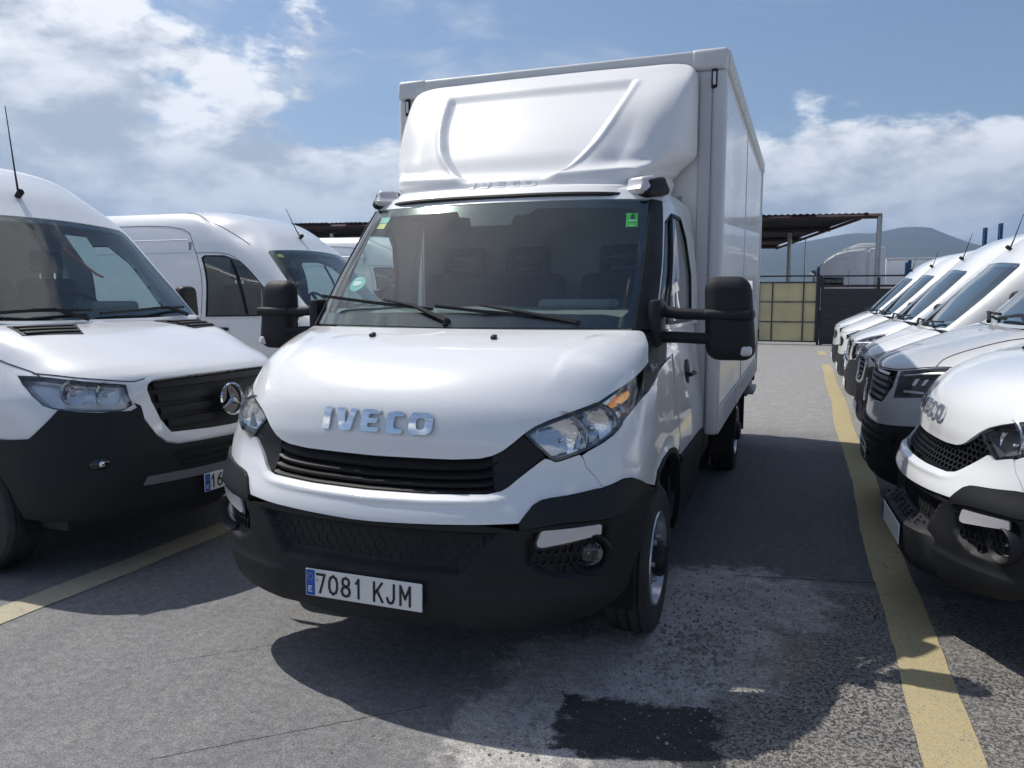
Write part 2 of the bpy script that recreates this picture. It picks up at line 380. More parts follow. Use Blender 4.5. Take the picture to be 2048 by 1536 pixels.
CRA_ROWS=[
 (.12,.26,.86,.72,.28,1,.8,1),(.03,.38,.94,.68,.38,1,.72,1),(.0,.52,.98,.66,.53,1,.70,1),(.0,.68,.99,.66,.68,1,.70,1),
 (.015,.82,1.0,.68,.82,1,.72,2),(.03,.96,1.0,.70,.93,1,.72,3),(.05,1.09,.995,.74,1.03,.95,.74,4),(.12,1.17,.985,.80,1.12,.92,.78,5),
 (.32,1.25,.975,.90,1.18,.9,.8,6),(.56,1.32,.965,1.0,1.24,.85,.76,8),(.78,1.38,.955,1.08,1.30,.8,.70,10),(.95,1.42,.945,1.18,1.35,.78,.65,12)]
def squeeze(rows,k):
    """shorten the nose: everything ahead of y=1 is compressed, the rest moves forward with it"""
    return [[(x,y*k if y<1 else y-(1-k),z) for x,y,z in r] for r in rows]
def _more(r):
    a,b=np.array(r[-2]),np.array(r[-1]); return r[:-1]+[tuple(a+(b-a)*f) for f in (.25,.6)]+[r[-1]]
SPR_UP=[_more(r) for r in SPR_UP]
SPR_UP=SPR_UP[:-1]+[[tuple(np.array(a)+(np.array(b)-np.array(a))*f) for a,b in zip(SPR_UP[-2],SPR_UP[-1])] for f in (.2,.55)]+SPR_UP[-1:]
T={'hood_edge': [(0.502, 6.235), (1.076, 6.252), (1.426, 6.328), (1.575, 6.429), (1.702, 6.592), (1.843, 6.882), (1.965, 7.162), (2.112, 7.416), (2.312, 7.636), (2.568, 7.873), (2.846, 8.12), (3.133, 8.348), (3.38, 8.69), (3.634, 9.044), (3.887, 9.475), (4.224, 10.104), (4.314, 10.34), (4.153, 11.324), (4.015, 11.707)],
 'headlight': [(1.985, 7.162), (2.113, 7.403), (2.314, 7.615), (2.57, 7.851), (2.848, 8.098), (3.135, 8.334), (3.383, 8.676), (3.636, 9.028), (3.89, 9.457), (4.228, 10.083), (4.316, 9.408), (4.331, 8.722), (4.007, 8.235), (3.82, 7.899), (3.759, 7.648), (3.595, 7.317), (3.349, 7.001), (3.07, 6.724), (2.794, 6.499), (2.587, 6.343), (2.509, 6.306), (2.427, 6.389), (2.28, 6.652), (2.134, 6.902)],
 'grille_low': [(0.848, 4.92), (1.589, 5.011), (1.683, 5.083), (1.776, 5.146), (1.866, 5.323), (1.974, 5.62), (2.105, 5.935), (2.239, 6.229), (2.348, 6.426)],
 'white_low': [(0.144, 3.67), (1.557, 3.867), (2.075, 3.941), (2.143, 4.254), (2.244, 4.634), (2.359, 4.809), (2.504, 4.882), (2.725, 4.948), (2.962, 5.034), (3.224, 5.142), (3.396, 5.171)],
 'corner_top': [(3.396, 5.171), (3.582, 5.257), (3.865, 5.448), (4.124, 5.409), (4.493, 5.153), (5.167, 4.416)],
 'corner_low': [(5.187, 4.131), (4.845, 4.14), (4.159, 4.059), (3.595, 3.906), (2.757, 3.905), (2.358, 3.746), (2.086, 3.599)],
 'seam': [(2.93, 6.574), (2.977, 6.394), (3.056, 6.043), (3.216, 5.707), (3.365, 5.24)],
 'drl': [(2.382, 2.888), (2.371, 2.995), (2.419, 3.485), (2.453, 3.547), (3.401, 3.687), (3.443, 3.607), (3.454, 3.195), (2.455, 2.855)],
 'fogpocket': [(2.278, 3.496), (3.576, 3.783), (3.707, 2.797), (3.652, 2.093), (3.427, 1.909), (2.84, 1.817), (2.638, 1.871), (2.294, 2.128), (2.163, 2.435)],
 'fogc': [(3.334, 2.479), (3.221, 2.43)],
 'cowl': [(4.228, 10.083), (4.364, 8.722), (4.655, 9.033), (5.097, 9.645), (6.032, 9.891), (6.403, 10.244)],
 'doorseam': [(6.791, 7.629), (6.781, 6.448), (6.805, 5.572), (6.733, 4.761)],
 'arch_lip': [(5.167, 4.416), (5.3, 4.984), (5.534, 5.328), (5.867, 5.512), (6.217, 5.294), (6.567, 4.679), (6.75, 3.929), (7.0, 2.433)],
 'center_low': [(-1.709, 3.282), (1.962, 3.751), (1.387, 1.875), (-1.124, 1.958)],
 'I': [(-0.697, 7.673), (-0.604, 7.678), (-0.641, 6.988), (-0.752, 6.986)],
 'V': [(-0.527, 7.671), (-0.421, 7.675), (-0.406, 7.284), (-0.39, 7.219), (-0.328, 7.667), (-0.251, 7.67), (-0.326, 7.022), (-0.356, 6.983), (-0.461, 6.983), (-0.483, 7.04)],
 'E': [(-0.158, 7.679), (0.06, 7.682), (0.061, 7.558), (-0.061, 7.55), (-0.078, 7.516), (-0.083, 7.426), (0.035, 7.43), (0.029, 7.286), (-0.091, 7.277), (-0.094, 7.177), (-0.079, 7.143), (0.06, 7.146), (0.053, 7.007), (-0.132, 6.995), (-0.175, 7.049), (-0.184, 7.139), (-0.181, 7.59)],
 'C': [(0.187, 7.663), (0.369, 7.654), (0.366, 7.522), (0.272, 7.519), (0.254, 7.473), (0.251, 7.206), (0.269, 7.141), (0.375, 7.133), (0.371, 6.982), (0.213, 6.972), (0.172, 7.026), (0.16, 7.148), (0.158, 7.571)],
 'O': [(0.475, 7.653), (0.653, 7.643), (0.707, 7.593), (0.736, 7.466), (0.741, 7.16), (0.714, 7.044), (0.672, 6.992), (0.509, 6.983), (0.464, 7.055), (0.447, 7.166), (0.44, 7.518)],
 'Oh': [(0.552, 7.496), (0.614, 7.495), (0.637, 7.432), (0.643, 7.214), (0.624, 7.153), (0.56, 7.154), (0.538, 7.222), (0.53, 7.433)],
 'glass_edge': [(3.884, 0.0), (3.849, 0.5), (3.849, 1.151), (4.063, 1.938)],
 'glass_edgeL': [(-4.198, 0.025), (-4.417, 1.056), (-4.183, 1.382), (-4.417, 2.117)],
 'frit_in': [(3.247, 0.182), (3.573, 0.246), (3.603, 0.608), (3.523, 1.659), (3.196, 1.764), (0.834, 1.838), (0.758, 1.74), (0.456, 1.718), (0.459, 1.572), (-0.298, 1.593), (-0.387, 1.7), (-0.622, 1.724), (-0.715, 1.831)],
 'frit_inL': [(-3.008, 1.88), (-3.221, 1.789), (-2.927, 0.351), (-3.178, 0.259), (-2.701, 0.202), (0.024, 0.246)],
 'green': [(2.916, 1.717), (3.389, 1.711), (3.423, 1.502), (2.927, 1.504)],
 'itv1': [(-2.972, 1.807), (-2.5, 1.801), (-2.482, 1.697), (-2.909, 1.704)],
 'itv2': [(-2.889, 1.693), (-2.51, 1.688), (-2.519, 1.595), (-2.908, 1.605)],
 'eco': [(-2.416, 0.713)],
 'door_win': [(5.825, 0.0), (5.255, 0.138), (5.302, 1.632), (6.386, 1.675), (6.805, 1.392), (6.985, 0.689), (7.125, 0.258)]}
T2={'s_hl': [(-3.787, 7.598), (-3.407, 7.299), (-2.974, 6.803), (-2.446, 6.227), (-2.028, 5.935), (-2.06, 5.515), (-2.037, 5.118), (-2.208, 4.964), (-2.346, 4.923), (-2.792, 5.059), (-3.317, 5.236), (-3.611, 5.422), (-3.792, 5.642), (-3.896, 6.205), (-3.901, 7.037)],
 's_grille': [(1.129, 5.974), (0.014, 6.042), (-0.775, 6.022), (-1.497, 5.967), (-1.634, 5.807), (-1.69, 5.61), (-1.678, 5.15), (-1.575, 4.415), (-1.433, 3.957), (-1.376, 3.81), (-0.668, 3.689), (0.224, 3.68)],
 's_surround': [(-1.974, 5.875), (-2.003, 5.24), (-1.878, 4.509), (-1.689, 3.839), (-1.513, 3.534), (-1.275, 3.412), (-0.704, 3.349), (0.187, 3.358)],
 's_fender': [(-5.008, 3.931), (-4.563, 4.031), (-4.371, 4.266), (-3.652, 5.395)],
 's_fog': [(-3.087, 2.975)],
 's_star': [(0.025, 4.802), (0.097, 5.457), (-0.27, 4.823)],
 's_intake': [(-1.557, 3.109), (0.063, 3.099), (0.125, 2.398), (-1.374, 2.57)],
 's_bottom': [(-4.44, 0.926), (-2.635, 1.059), (-0.145, 0.983)],
 's_ventL': [(-2.688, 10.624), (-2.227, 10.94), (-0.665, 10.791), (-0.785, 9.461), (-0.958, 9.233), (-2.556, 9.554), (-2.617, 10.173)],
 's_ventR': [(1.501, 10.581), (3.017, 10.617), (2.301, 9.271), (1.294, 9.264)],
 's_seam': [(-3.727, 8.62), (-3.498, 8.014), (-3.376, 7.608), (-3.373, 7.332)],
 's_crease': [(-3.117, 9.794), (-2.645, 8.561), (-2.283, 7.585), (-2.017, 6.606), (-1.633, 5.967)],
 's_wsbase': [(3.94, 0.081), (0.939, 0.064), (-1.191, 0.1)],
 's_wstop': [(-0.928, 1.967), (0.495, 1.956), (2.622, 1.931)],
 's_wsright': [(3.22, 0.253), (3.071, 0.822), (2.811, 1.318)],
 's_ant': [(-0.124, 2.574)]}

# ------------------------------------------------------------------ cab front shared by the two makes alike
def lerp_curve(pts,x):
    xs=[p[0] for p in pts]; ys=[p[1] for p in pts]; return float(np.interp(x,xs,ys))
def sdist(poly,U,V,ku=2.6):
    """signed distance (v units) to a uv outline, positive inside"""
    U=np.asarray(U)*ku; V=np.asarray(V); q=[(a*ku,b) for a,b in poly]; n=len(q)
    d=np.full(U.shape,1e9); ins=np.zeros(U.shape,bool)
    for i in range(n):
        (x1,y1),(x2,y2)=q[i],q[(i+1)%n]; dx,dy=x2-x1,y2-y1; L2=dx*dx+dy*dy+1e-12
        t=np.clip(((U-x1)*dx+(V-y1)*dy)/L2,0,1); d=np.minimum(d,np.hypot(U-x1-t*dx,V-y1-t*dy))
        c=((y1>V)!=(y2>V)); xi=x1+(V-y1)*dx/(dy if abs(dy)>1e-12 else 1e-12); ins^=(c&(U<xi))
    return np.where(ins,d,-d)
def sstep(x,a,b): t=np.clip((x-a)/(b-a),0,1); return t*t*(3-2*t)
def hexmesh(name,S,poly,mat,parent,cu,cv,wall=.2,thick=.012,ku=2.6):
    """honeycomb: one ring per cell, clipped to cells whose centre lies inside"""
    us=[p[0] for p in poly]; vs=[p[1] for p in poly]; verts=[];faces=[]
    r=0; v=min(vs)
    cells=[]
    while v<max(vs)+cv:
        u=min(us)+(cu/2 if r%2 else 0)
        while u<max(us)+cu: cells.append((u,v)); u+=cu
        v+=cv*.75; r+=1
    if not cells: return None
    c=np.array(cells); c=c[sdist(poly,c[:,0],c[:,1],ku)>-.02*cv]
    for (u,v) in c:
        o=[];i_=[];o2=[];i2=[]
        for k in range(6):
            a=math.pi/3*k+math.pi/6
            for (lst,f,th) in ((o,1.,0),(i_,1-wall,0),(i2,1-wall,thick)):
                lst.append((u+cu/2*1.155*math.cos(a)*f,v+cv/2*math.sin(a)*f,th))
        b=len(verts)
        for l in (o,i_,i2): verts+=l
        for k in range(6):
            k2=(k+1)%6; faces+=[(b+k,b+k2,b+6+k2,b+6+k),(b+6+k,b+6+k2,b+12+k2,b+12+k)]
    va=np.array(verts); P=S(va[:,0],va[:,1]); e=2e-3
    n=np.cross(S(va[:,0]+e,va[:,1])-S(va[:,0]-e,va[:,1]),S(va[:,0],va[:,1]+e)-S(va[:,0],va[:,1]-e)); n/=np.linalg.norm(n,axis=1,keepdims=True)+1e-12
    P=P-n*va[:,2:3]
    me=bpy.data.meshes.new(name); me.from_pydata(P.tolist(),[],faces); me.update(); me.materials.append(mat)
    return link(bpy.data.objects.new(name,me),parent)
def arch_liner(parent,c,s,r,w=.45):
    bm=bmesh.new(); A=[]; B=[]
    for k in range(13):
        a=R(-12+204*k/12); y=c[1]+r*math.cos(a); z=c[2]+r*math.sin(a); A.append(bm.verts.new((c[0]-s*.02,y,z))); B.append(bm.verts.new((c[0]-s*w,y,z)))
    for k in range(12): bm.faces.new((A[k],A[k+1],B[k+1],B[k]))
    bm.faces.new(B); return from_bm('arch_liner',bm,DARK,parent,40)
GLYPH={'0':[[(.5,0),(.85,.12),(1,.35),(1,.65),(.85,.88),(.5,1),(.15,.88),(0,.65),(0,.35),(.15,.12),(.5,0)]],
'1':[[(.25,.78),(.6,1),(.6,0)]],'7':[[(0,1),(1,1),(.4,0)]],
'8':[[(.5,.53),(.85,.62),(.92,.78),(.8,.93),(.5,1),(.2,.93),(.08,.78),(.15,.62),(.5,.53),(.9,.42),(1,.25),(.85,.06),(.5,0),(.15,.06),(0,.25),(.1,.42),(.5,.53)]],
'6':[[(.85,1),(.4,.8),(.1,.5),(0,.28),(.15,.07),(.5,0),(.85,.07),(1,.28),(.85,.5),(.5,.58),(.1,.45)]],
'3':[[(0,.9),(.4,1),(.85,.92),(.95,.75),(.8,.58),(.4,.54),(.8,.5),(1,.28),(.85,.07),(.45,0),(0,.1)]],
'5':[[(.95,1),(.1,1),(.05,.55),(.5,.62),(.9,.5),(1,.28),(.85,.07),(.45,0),(0,.1)]],
'2':[[(0,.8),(.15,.95),(.5,1),(.85,.92),(1,.72),(.85,.5),(0,0),(1,0)]],
'4':[[(.75,0),(.75,1),(0,.3),(1,.3)]],'9':[[(.15,0),(.6,.2),(.9,.5),(1,.72),(.85,.93),(.5,1),(.15,.93),(0,.72),(.15,.5),(.5,.42),(.9,.55)]],
'K':[[(0,0),(0,1)],[(.95,1),(.05,.38)],[(.35,.58),(1,0)]],'J':[[(.8,1),(.8,.25),(.65,.05),(.4,0),(.15,.06),(0,.25)]],
'M':[[(0,0),(0,1),(.5,.35),(1,1),(1,0)]],'E':[[(1,0),(0,0),(0,1),(1,1)],[(0,.52),(.8,.52)]],'-':[[(.1,.45),(.9,.45)]],
'L':[[(0,1),(0,0),(1,0)]],'T':[[(0,1),(1,1)],[(.5,1),(.5,0)]],'V':[[(0,1),(.5,0),(1,1)]],'W':[[(0,1),(.27,0),(.5,.75),(.73,0),(1,1)]]}
def glyph(name,ch,x,z,w,h,sw,depth,mat,parent,M=None):
    """one raised character drawn with strokes in the x-z plane, facing -y"""
    bm=bmesh.new()
    for st in GLYPH[ch]:
        p=[Vector((x+a*w,0,z+b*h)) for a,b in st]
        for i in range(len(p)-1):
            d=(p[i+1]-p[i]); L=d.length; d.normalize(); n=Vector((-d.z,0,d.x))*sw/2
            e=d*sw*.42; y0=-depth*(1+.04*i)
            q=[p[i]-e-n,p[i+1]+e-n,p[i+1]+e+n,p[i]-e+n]
            f=[bm.verts.new((a.x,y0,a.z)) for a in q]; b=[bm.verts.new((a.x,0,a.z)) for a in q]
            bm.faces.new(f)
            for k in range(4): bm.faces.new((f[k],b[k],b[(k+1)%4],f[(k+1)%4]))
    bmesh.ops.recalc_face_normals(bm,faces=bm.faces)
    if M is not None: bm.transform(M)
    return from_bm(name,bm,mat,parent)
def number_plate(parent,M,text,front=True):
    """520 x 110 mm plate, centred on M's origin, facing -y"""
    bm=bmesh.new(); add_box(bm,(0,.003,0),(.52,.006,.11),bev=.0025,seg=1); bm.transform(M); pl=from_bm('number_plate',bm,PLATE,parent)
    bm=bmesh.new(); add_box(bm,(-.236,-.0008,0),(.040,.0016,.102)); bm.transform(M); from_bm('country_band',bm,EUB,pl)
    for k in range(12):
        a=math.pi/6*k; bm=bmesh.new(); bmesh.ops.create_circle(bm,cap_ends=True,segments=5,radius=.0022,matrix=M@Matrix.Translation((-.236+.0125*math.sin(a),-.0022,.024+.0125*math.cos(a)))@Matrix.Rotation(R(90),4,'X')); from_bm('star',bm,GOLD,pl)
    if text: glyph('character','E',-.2435,-.036,.014,.020,.0042,.0026,PLATE,pl,M)
    x=-.206
    for ch in text:
        if ch==' ': x+=.036; continue
        w=.036 if ch!='M' else .040
        if ch=='1': w=.030
        glyph('character',ch,x,-.0365,w,.073,.0098,.0016,INK,pl,M); x+=w+.0215
    for sx in (-.205,.205):
        bm=bmesh.new(); bmesh.ops.create_circle(bm,cap_ends=True,segments=10,radius=.0055,matrix=M@Matrix.Translation((sx,-.0012,.012))@Matrix.Rotation(R(90),4,'X')); from_bm('screw',bm,STEEL,pl)
    return pl
def bowl(name,c,d,rad,depth,mat,parent,n=24):
    """concave reflector with its mouth at c, opening along d"""
    d=Vector(d).normalized(); prof=[(rad*math.sin(a*math.pi/2/6),-depth*(1-(a/6)**2)) for a in range(0,7)]
    M=Matrix.Translation(c)@d.to_track_quat('X','Z').to_matrix().to_4x4()
    return lathe(name,[(max(r_,.0005),a) for r_,a in prof],mat,parent,n,M,smooth=60)
def ball(name,c,s,mat,parent,sub=2,rot=None):
    bm=bmesh.new(); bmesh.ops.create_icosphere(bm,subdivisions=sub,radius=1,matrix=Matrix.Translation(c)@(rot.to_4x4() if rot else Matrix())@Matrix.Diagonal((s[0],s[1],s[2],1))); return from_bm(name,bm,mat,parent,smooth=180)
def wheel(parent,c,side,r=.35,w=.19,dual=False,rim=SATIN):
    """side=+1 faces +x"""
    M=Matrix.Translation(c)@Matrix.Rotation(0 if side>0 else math.pi,4,'Z')
    h=w/2; e=bpy.data.objects.new('wheel',None); link(e,parent)
    prof=[(r*.63,-h*.92),(r*.80,-h*1.04),(r*.93,-h*1.0),(r*.985,-h*.84)]
    for k in range(4):
        a=-h*.72+k*h*.48-.0; b=a+h*.36
        prof+=[(r,a),(r,b-.006),(r*.972,b),(r*.972,b+h*.09)]
    prof=[p for p in prof if p[1]<h*.86]+[(r*.985,h*.84),(r*.93,h*1.0),(r*.80,h*1.04),(r*.63,h*.92)]
    lathe('tyre',prof,RUB,e,56,M,smooth=30)
    lathe('rim',[(r*.64,h*.90),(r*.625,h*.99),(r*.60,h*.98),(r*.585,h*.70),(r*.56,h*.30),(r*.52,h*.18),(r*.50,h*.25)],rim,e,48,M,smooth=40)
    # dished disc with slots
    bm=bmesh.new(); n=40; rr=[(r*.57,h*.62),(r*.50,h*.55),(r*.42,h*.62),(r*.33,h*.82),(r*.22,h*.86),(.001,h*.86)]
    rings=[[bm.verts.new((a,q*math.cos(2*math.pi*k/n),q*math.sin(2*math.pi*k/n))) for k in range(n)] for q,a in rr]
    for i in range(len(rr)-1):
        for k in range(n):
            if i==1 and (k%5)in(1,2,3): continue
            bm.faces.new((rings[i][k],rings[i][(k+1)%n],rings[i+1][(k+1)%n],rings[i+1][k]))
    bm.transform(M); from_bm('wheel_disc',bm,rim,e,45)
    lathe('hub_cap',[(r*.24,h*.84),(r*.24,h*1.15),(r*.20,h*1.34),(r*.11,h*1.40),(.001,h*1.42)],BP,e,24,M,smooth=40)
    for k in range(6):
        a=2*math.pi*k/6; bm=bmesh.new(); bmesh.ops.create_cone(bm,cap_ends=True,segments=6,radius1=.013,radius2=.011,depth=.02,matrix=M@Matrix.Translation((h*.88,r*.29*math.cos(a),r*.29*math.sin(a)))@Matrix.Rotation(R(90),4,'Y')); from_bm('wheel_nut',bm,STEEL,e)
    lathe('brake_drum',[(r*.5,-h*.3),(r*.5,0),(.001,h*.05)],FRAME,e,24,M)
    if dual: lathe('inner_tyre',[(q,a-w*1.25) for q,a in prof],RUB,e,40,M,smooth=30)
    return e
NA=Net(cab_rows(TRUCK_ROWS,TRUCK_SIDE)); NB=Net(TRUCK_UP)
HE=T['hood_edge']; HL=T['headlight']
GLOW=[(0,4.87)]+T['grille_low']
GUP=[(0,6.20)]+HE[:7]+[(2.13,6.92),(2.28,6.66),(2.36,6.45)]
def hood_disp(u,v,P):
    # raised outer shoulders beside the flat middle of the bonnet
    a=np.abs(u); edge=np.interp(v,[8.2,9.0,10.2,11.2,12.0],[2.06,2.12,2.22,2.42,2.75])
    return .008*sstep(a,edge-.10,edge+.12)*sstep(v,8.3,9.6)*(1-sstep(v,11.0,11.8))
def iveco_front(t,variant='truck'):
    hex_grille=variant=='van'
    hp=[(0,6.22)]+HE+[(3.86,11.93),(3.7,12.0),(1.8,12.0)]
    region('bonnet',surf(NA,0,hood_disp),inset(chaikin(hp[1:-1],0)+[],.02)[::1]+[] if False else hp+[(0,12.0)]+mir(hp)[:-1],W,t,du=.12,dv=.15,thick=.02)
    # grille
    gback=GLOW+GUP[::-1]; gfull=GLOW+GUP[::-1][:-1]+[(0,6.20)]+mir(GUP[1:])[:0]
    right=GLOW+GUP[::-1]
    full=[(u,v) for u,v in GLOW]+[(u,v) for u,v in GUP[::-1]][:-1]+[(-u,v) for u,v in GUP[1:]]+[(-u,v) for u,v in GLOW[::-1]][:-1]
    full=[p for i,p in enumerate(full) if i==0 or p!=full[i-1]]
    g=region('grille',surf(NA,-.035),full,BP,t,thick=.03,du=.2)
    if hex_grille:
        hexmesh('grille_mesh',surf(NA,-.012),inset(full,.10),BP,g,.135,.34,wall=.22,thick=.02,ku=2.6)
    else:
        # plain end pieces, then four louvres
        for sgn in (1,-1):
            ep=[(u,v) for u,v in GLOW if u>1.6]+[(u,v) for u,v in GUP[::-1] if u>1.55]+[(1.62,6.45),(1.66,5.2)]
            ep=ep if sgn>0 else mir(ep)
            region('grille_end',surf(NA,-.012),inset(ep,.03),BP,g,thick=.03)
        for k in range(4):
            t0=.03+.245*k; t1=t0+.20; us=np.linspace(-1.66,1.66,25)
            lo=[(u,lerp_curve(GLOW,abs(u))*(1-t0)+lerp_curve(GUP,abs(u))*t0) for u in us]; hi=[(u,lerp_curve(GLOW,abs(u))*(1-t1)+lerp_curve(GUP,abs(u))*t1) for u in us]
            def dsp(u,v,P,t0=t0,t1=t1):
                a=np.interp(np.abs(u),[p[0] for p in GLOW],[p[1] for p in GLOW]); b=np.interp(np.abs(u),[p[0] for p in GUP],[p[1] for p in GUP]); q=((v-a)/(b-a)-t0)/(t1-t0); return -.032+.026*(1-q)
            region('grille_slat',surf(NA,0,dsp),lo+hi[::-1],BP,g,thick=.012,du=.14,dv=.2)
    # bumper: painted strip, corner trims, lower moulding
    wl=T['white_low']; sm=T['seam']
    br=[(0,4.84)]+[(u,v-.03) for u,v in T['grille_low']]+HL[20:22][::-1]+HL[18:20][::-1]+sm+wl[::-1]
    br=[(0,4.84)]+[(u,v-.04) for u,v in T['grille_low']]+[(2.43,6.35),(2.51,6.27),(2.59,6.30),(2.79,6.46),(2.91,6.54)]+sm[1:]+wl[::-1][:-1]+[(.14,3.70)]
    def bdisp(u,v,P): # the strip stands forward with a rounded top lip
        d=-sdist(full,u,v); w=1-sstep(np.abs(u),1.3,2.1)
        return w*(.014*sstep(d,.0,.30)+.006*np.exp(-((d-.34)/.12)**2))
    region('front_bumper',surf(NA,0,bdisp),br+[(0,3.70)]+mir(br)[:-1],W,t,du=.12,dv=.10,thick=.03)
    ct=wl[2:]+T['corner_top'][1:]+[(5.19,4.20)]+T['corner_low'][:]
    for s in (1,-1):
        p=inset(ct,.03); p=p if s>0 else mir(p)
        region('bumper_corner_trim',surf(NA,.012),p,BP,t,thick=.04,du=.15,dv=.15)
    cl=T['corner_low'][::-1]
    lb=[(0,3.66),(.7,3.68),(1.56,3.80)]+[(u,v-.04) for u,v in cl]+[(5.15,3.3),(4.95,2.4),(4.68,1.8),(4.3,1.3),(3.6,.85),(2.5,.58)]
    CL=[(-1.85,3.45),(1.85,3.45),(1.35,1.88),(-1.35,1.88)]; FP=T['fogpocket']; FPL=mir(FP)
    def ldisp(u,v,P):
        d=-.045*sstep(sdist(CL,u,v),0,.28)-.030*(sstep(sdist(FP,u,v),0,.22)+sstep(sdist(FPL,u,v),0,.22))
        return d+.008*(1-sstep(v,1.45,1.62))*sstep(np.abs(u),1.2,1.6)
    region('lower_bumper',surf(NA,0,ldisp),lb+[(0,.48)]+mir(lb)[:-1],BP2,t,du=.09,dv=.10,thick=.05)
    hexmesh('bumper_mesh',surf(NA,-.0425),inset(CL,.35),BP,t,.15,.44,wall=.08,thick=.004)
    for s in (1,-1):
        fp=inset(FP,.3); hexmesh('bumper_mesh',surf(NA,-.018),[q for q in (fp if s>0 else mir(fp))],BP,t,.13,.40,wall=.18)
        d=inset(T['drl'],-.02); d=d if s>0 else mir(d)
        dl=region('daytime_light',surf(NA,.004),d,LENSW,t,thick=.03)
        region('lamp_surround',surf(NA,-.004),inset(d,-.09),BG,dl,thick=.02)
        # fog lamp in a deep ring
        fu,fv=T['fogc'][0]; c=NA.pt(fu*s,fv); nn=Vector(NA.nrm(fu*s,fv)); fwd=(nn+Vector((0,-1.2,0))).normalized()
        M=Matrix.Translation(Vector(c)+nn*-.02)@fwd.to_track_quat('X','Z').to_matrix().to_4x4()
        fr=lathe('fog_light',[(.085,-.03),(.085,.018),(.078,.028),(.070,.020),(.052,-.012),(.050,-.02)],BP,t,28,M,smooth=50)
        bowl('reflector',Vector(c)+nn*-.02+fwd*-.002,fwd,.048,.030,FOGR,fr)
        ball('bulb',Vector(c)+nn*-.03-fwd*.002,(.011,.011,.011),LENSW,fr,1)
        if variant=='truck': lathe('lamp_glass',[(.047,.000),(.040,.010),(.024,.016),(.001,.018)],LENS,fr,24,M,smooth=80)
    # headlights
    for s in (1,-1):
        p=HL if s>0 else mir(HL); e=bpy.data.objects.new('headlight',None); link(e,t)
        tray=region('housing',surf(NA,-.075),inset(p,.06),GREYP if hex_grille else pm_house,e,thick=-.05,du=.15,dv=.2)
        region('bezel',surf(NA,-.004),p,BG,e,thick=.05) if False else None
        rim_o=p; rim_i=inset(p,.11)
        region('bezel',surf(NA,-.010),rim_o,BG,e,thick=.05,du=.2,dv=.25) if False else ring_region('bezel',surf(NA,-.008),rim_o,rim_i,BG,e)
        def at(u,v,o): 
            q=NA.pt(u*s,v)+NA.nrm(u*s,v)*o; return Vector(q)
        # main and dip reflectors, indicator
        d1=Vector((.10*s,-1,.03)); d2=Vector((.35*s,-1,.03))
        bowl('reflector',at(2.60,7.12,-.030),d1,.105,.050,REFL2,e); ball('bulb',at(2.62,7.10,-.060),(.010,.018,.010),CHROME,e,1)
        bowl('reflector',at(3.24,7.66,-.030),d2,.088,.050,REFL2,e); ball('bulb',at(3.22,7.62,-.058),(.016,.022,.016),CHROME,e,2)
        bowl('reflector',at(3.70,8.12,-.03),d2,.045,.04,REFL2,e)
        region('divider',surf(NA,-.03),[(u*s,v) for u,v in ([(2.86,6.75),(2.93,6.80),(3.02,8.05),(2.95,8.00)] if s>0 else [(2.95,8.00),(3.02,8.05),(2.93,6.80),(2.86,6.75)])],pm_house,e,thick=.04)
        ip=[(3.40,8.26),(3.72,8.70),(3.96,9.06),(4.06,8.92),(3.98,8.70),(3.72,8.44)]
        region('turn_signal',surf(NA,-.03),ip if s>0 else mir(ip),AMBER if (s>0 and variant=='truck') else pm_amber,e,thick=.03)
        up=[(4.02,9.30),(4.16,9.75),(4.24,9.45),(4.24,8.95),(4.14,8.85)]
        region('side_reflector',surf(NA,-.04),up if s>0 else mir(up),SATIN,e,thick=.03)
        region('lens',surf(NA,.004),inset(p,.02),LENS,e,thick=.004,du=.15,dv=.2)
    # wings, cowl trims, doors
    fen=[(2.95,6.52)]+[(u,v-.03) for u,v in HL[11:18][::-1]]+[(4.64,8.98),(5.1,9.58),(5.75,9.86),(6.36,10.2),(6.76,10.5),(6.77,7.63),(6.77,6.45),(6.78,5.57),(6.74,4.75),(6.57,4.74),(6.22,5.34),(5.87,5.56),(5.53,5.39),(5.30,5.04),(5.17,4.48)]+T['corner_top'][:-1][::-1]+sm[1:][::-1]
    def fdisp(u,v,P):
        a=np.abs(u); d=np.hypot((a-5.95)*1.6,(v-3.6)*.62); return .018*(1-sstep(d,1.05,1.55))
    cow=[(4.25,9.98),(4.35,8.78),(4.66,9.06),(5.1,9.66),(5.72,9.95),(6.34,10.28),(6.38,11.9),(5.0,11.95),(3.9,11.97),(4.05,11.74),(4.19,11.32),(4.35,10.36)]
    door=[(6.82,4.35),(6.83,10.55),(6.42,10.32),(6.42,11.97),(8.0,11.97),(8.0,4.35)]
    sill=[(6.80,4.28),(8.0,4.28),(8.0,.6),(7.1,.6),(6.95,2.4)]
    for s in (1,-1):
        f=lambda p: inset(p,.025) if s>0 else mir(inset(p,.025))
        region('front_wing',surf(NA,0,fdisp),f(fen),W,t,du=.15,dv=.2,thick=.02)
        cw=region('cowl_trim',surf(NA,-.004),f(cow),BP,t,du=.2,thick=.03)
        d=region('door_panel',surf(NA,0),f(door),W,t,du=.25,thick=.02)
        region('sill_trim',surf(NA,.01),f(sill),BP,t,thick=.03)
        lip=[T['arch_lip'][k] for k in range(8)]; inn=[(5.95+(u-5.95)*.93,v-.28) for u,v in lip]
        region('arch_lip',surf(NA,.012),f(lip+inn[::-1]),BP,t,thick=.05)
        arch_liner(t,(s*.96,1.06,.37),s,.47)
        bm=bmesh.new(); hm=NA.pt(7.42*s,9.2); 
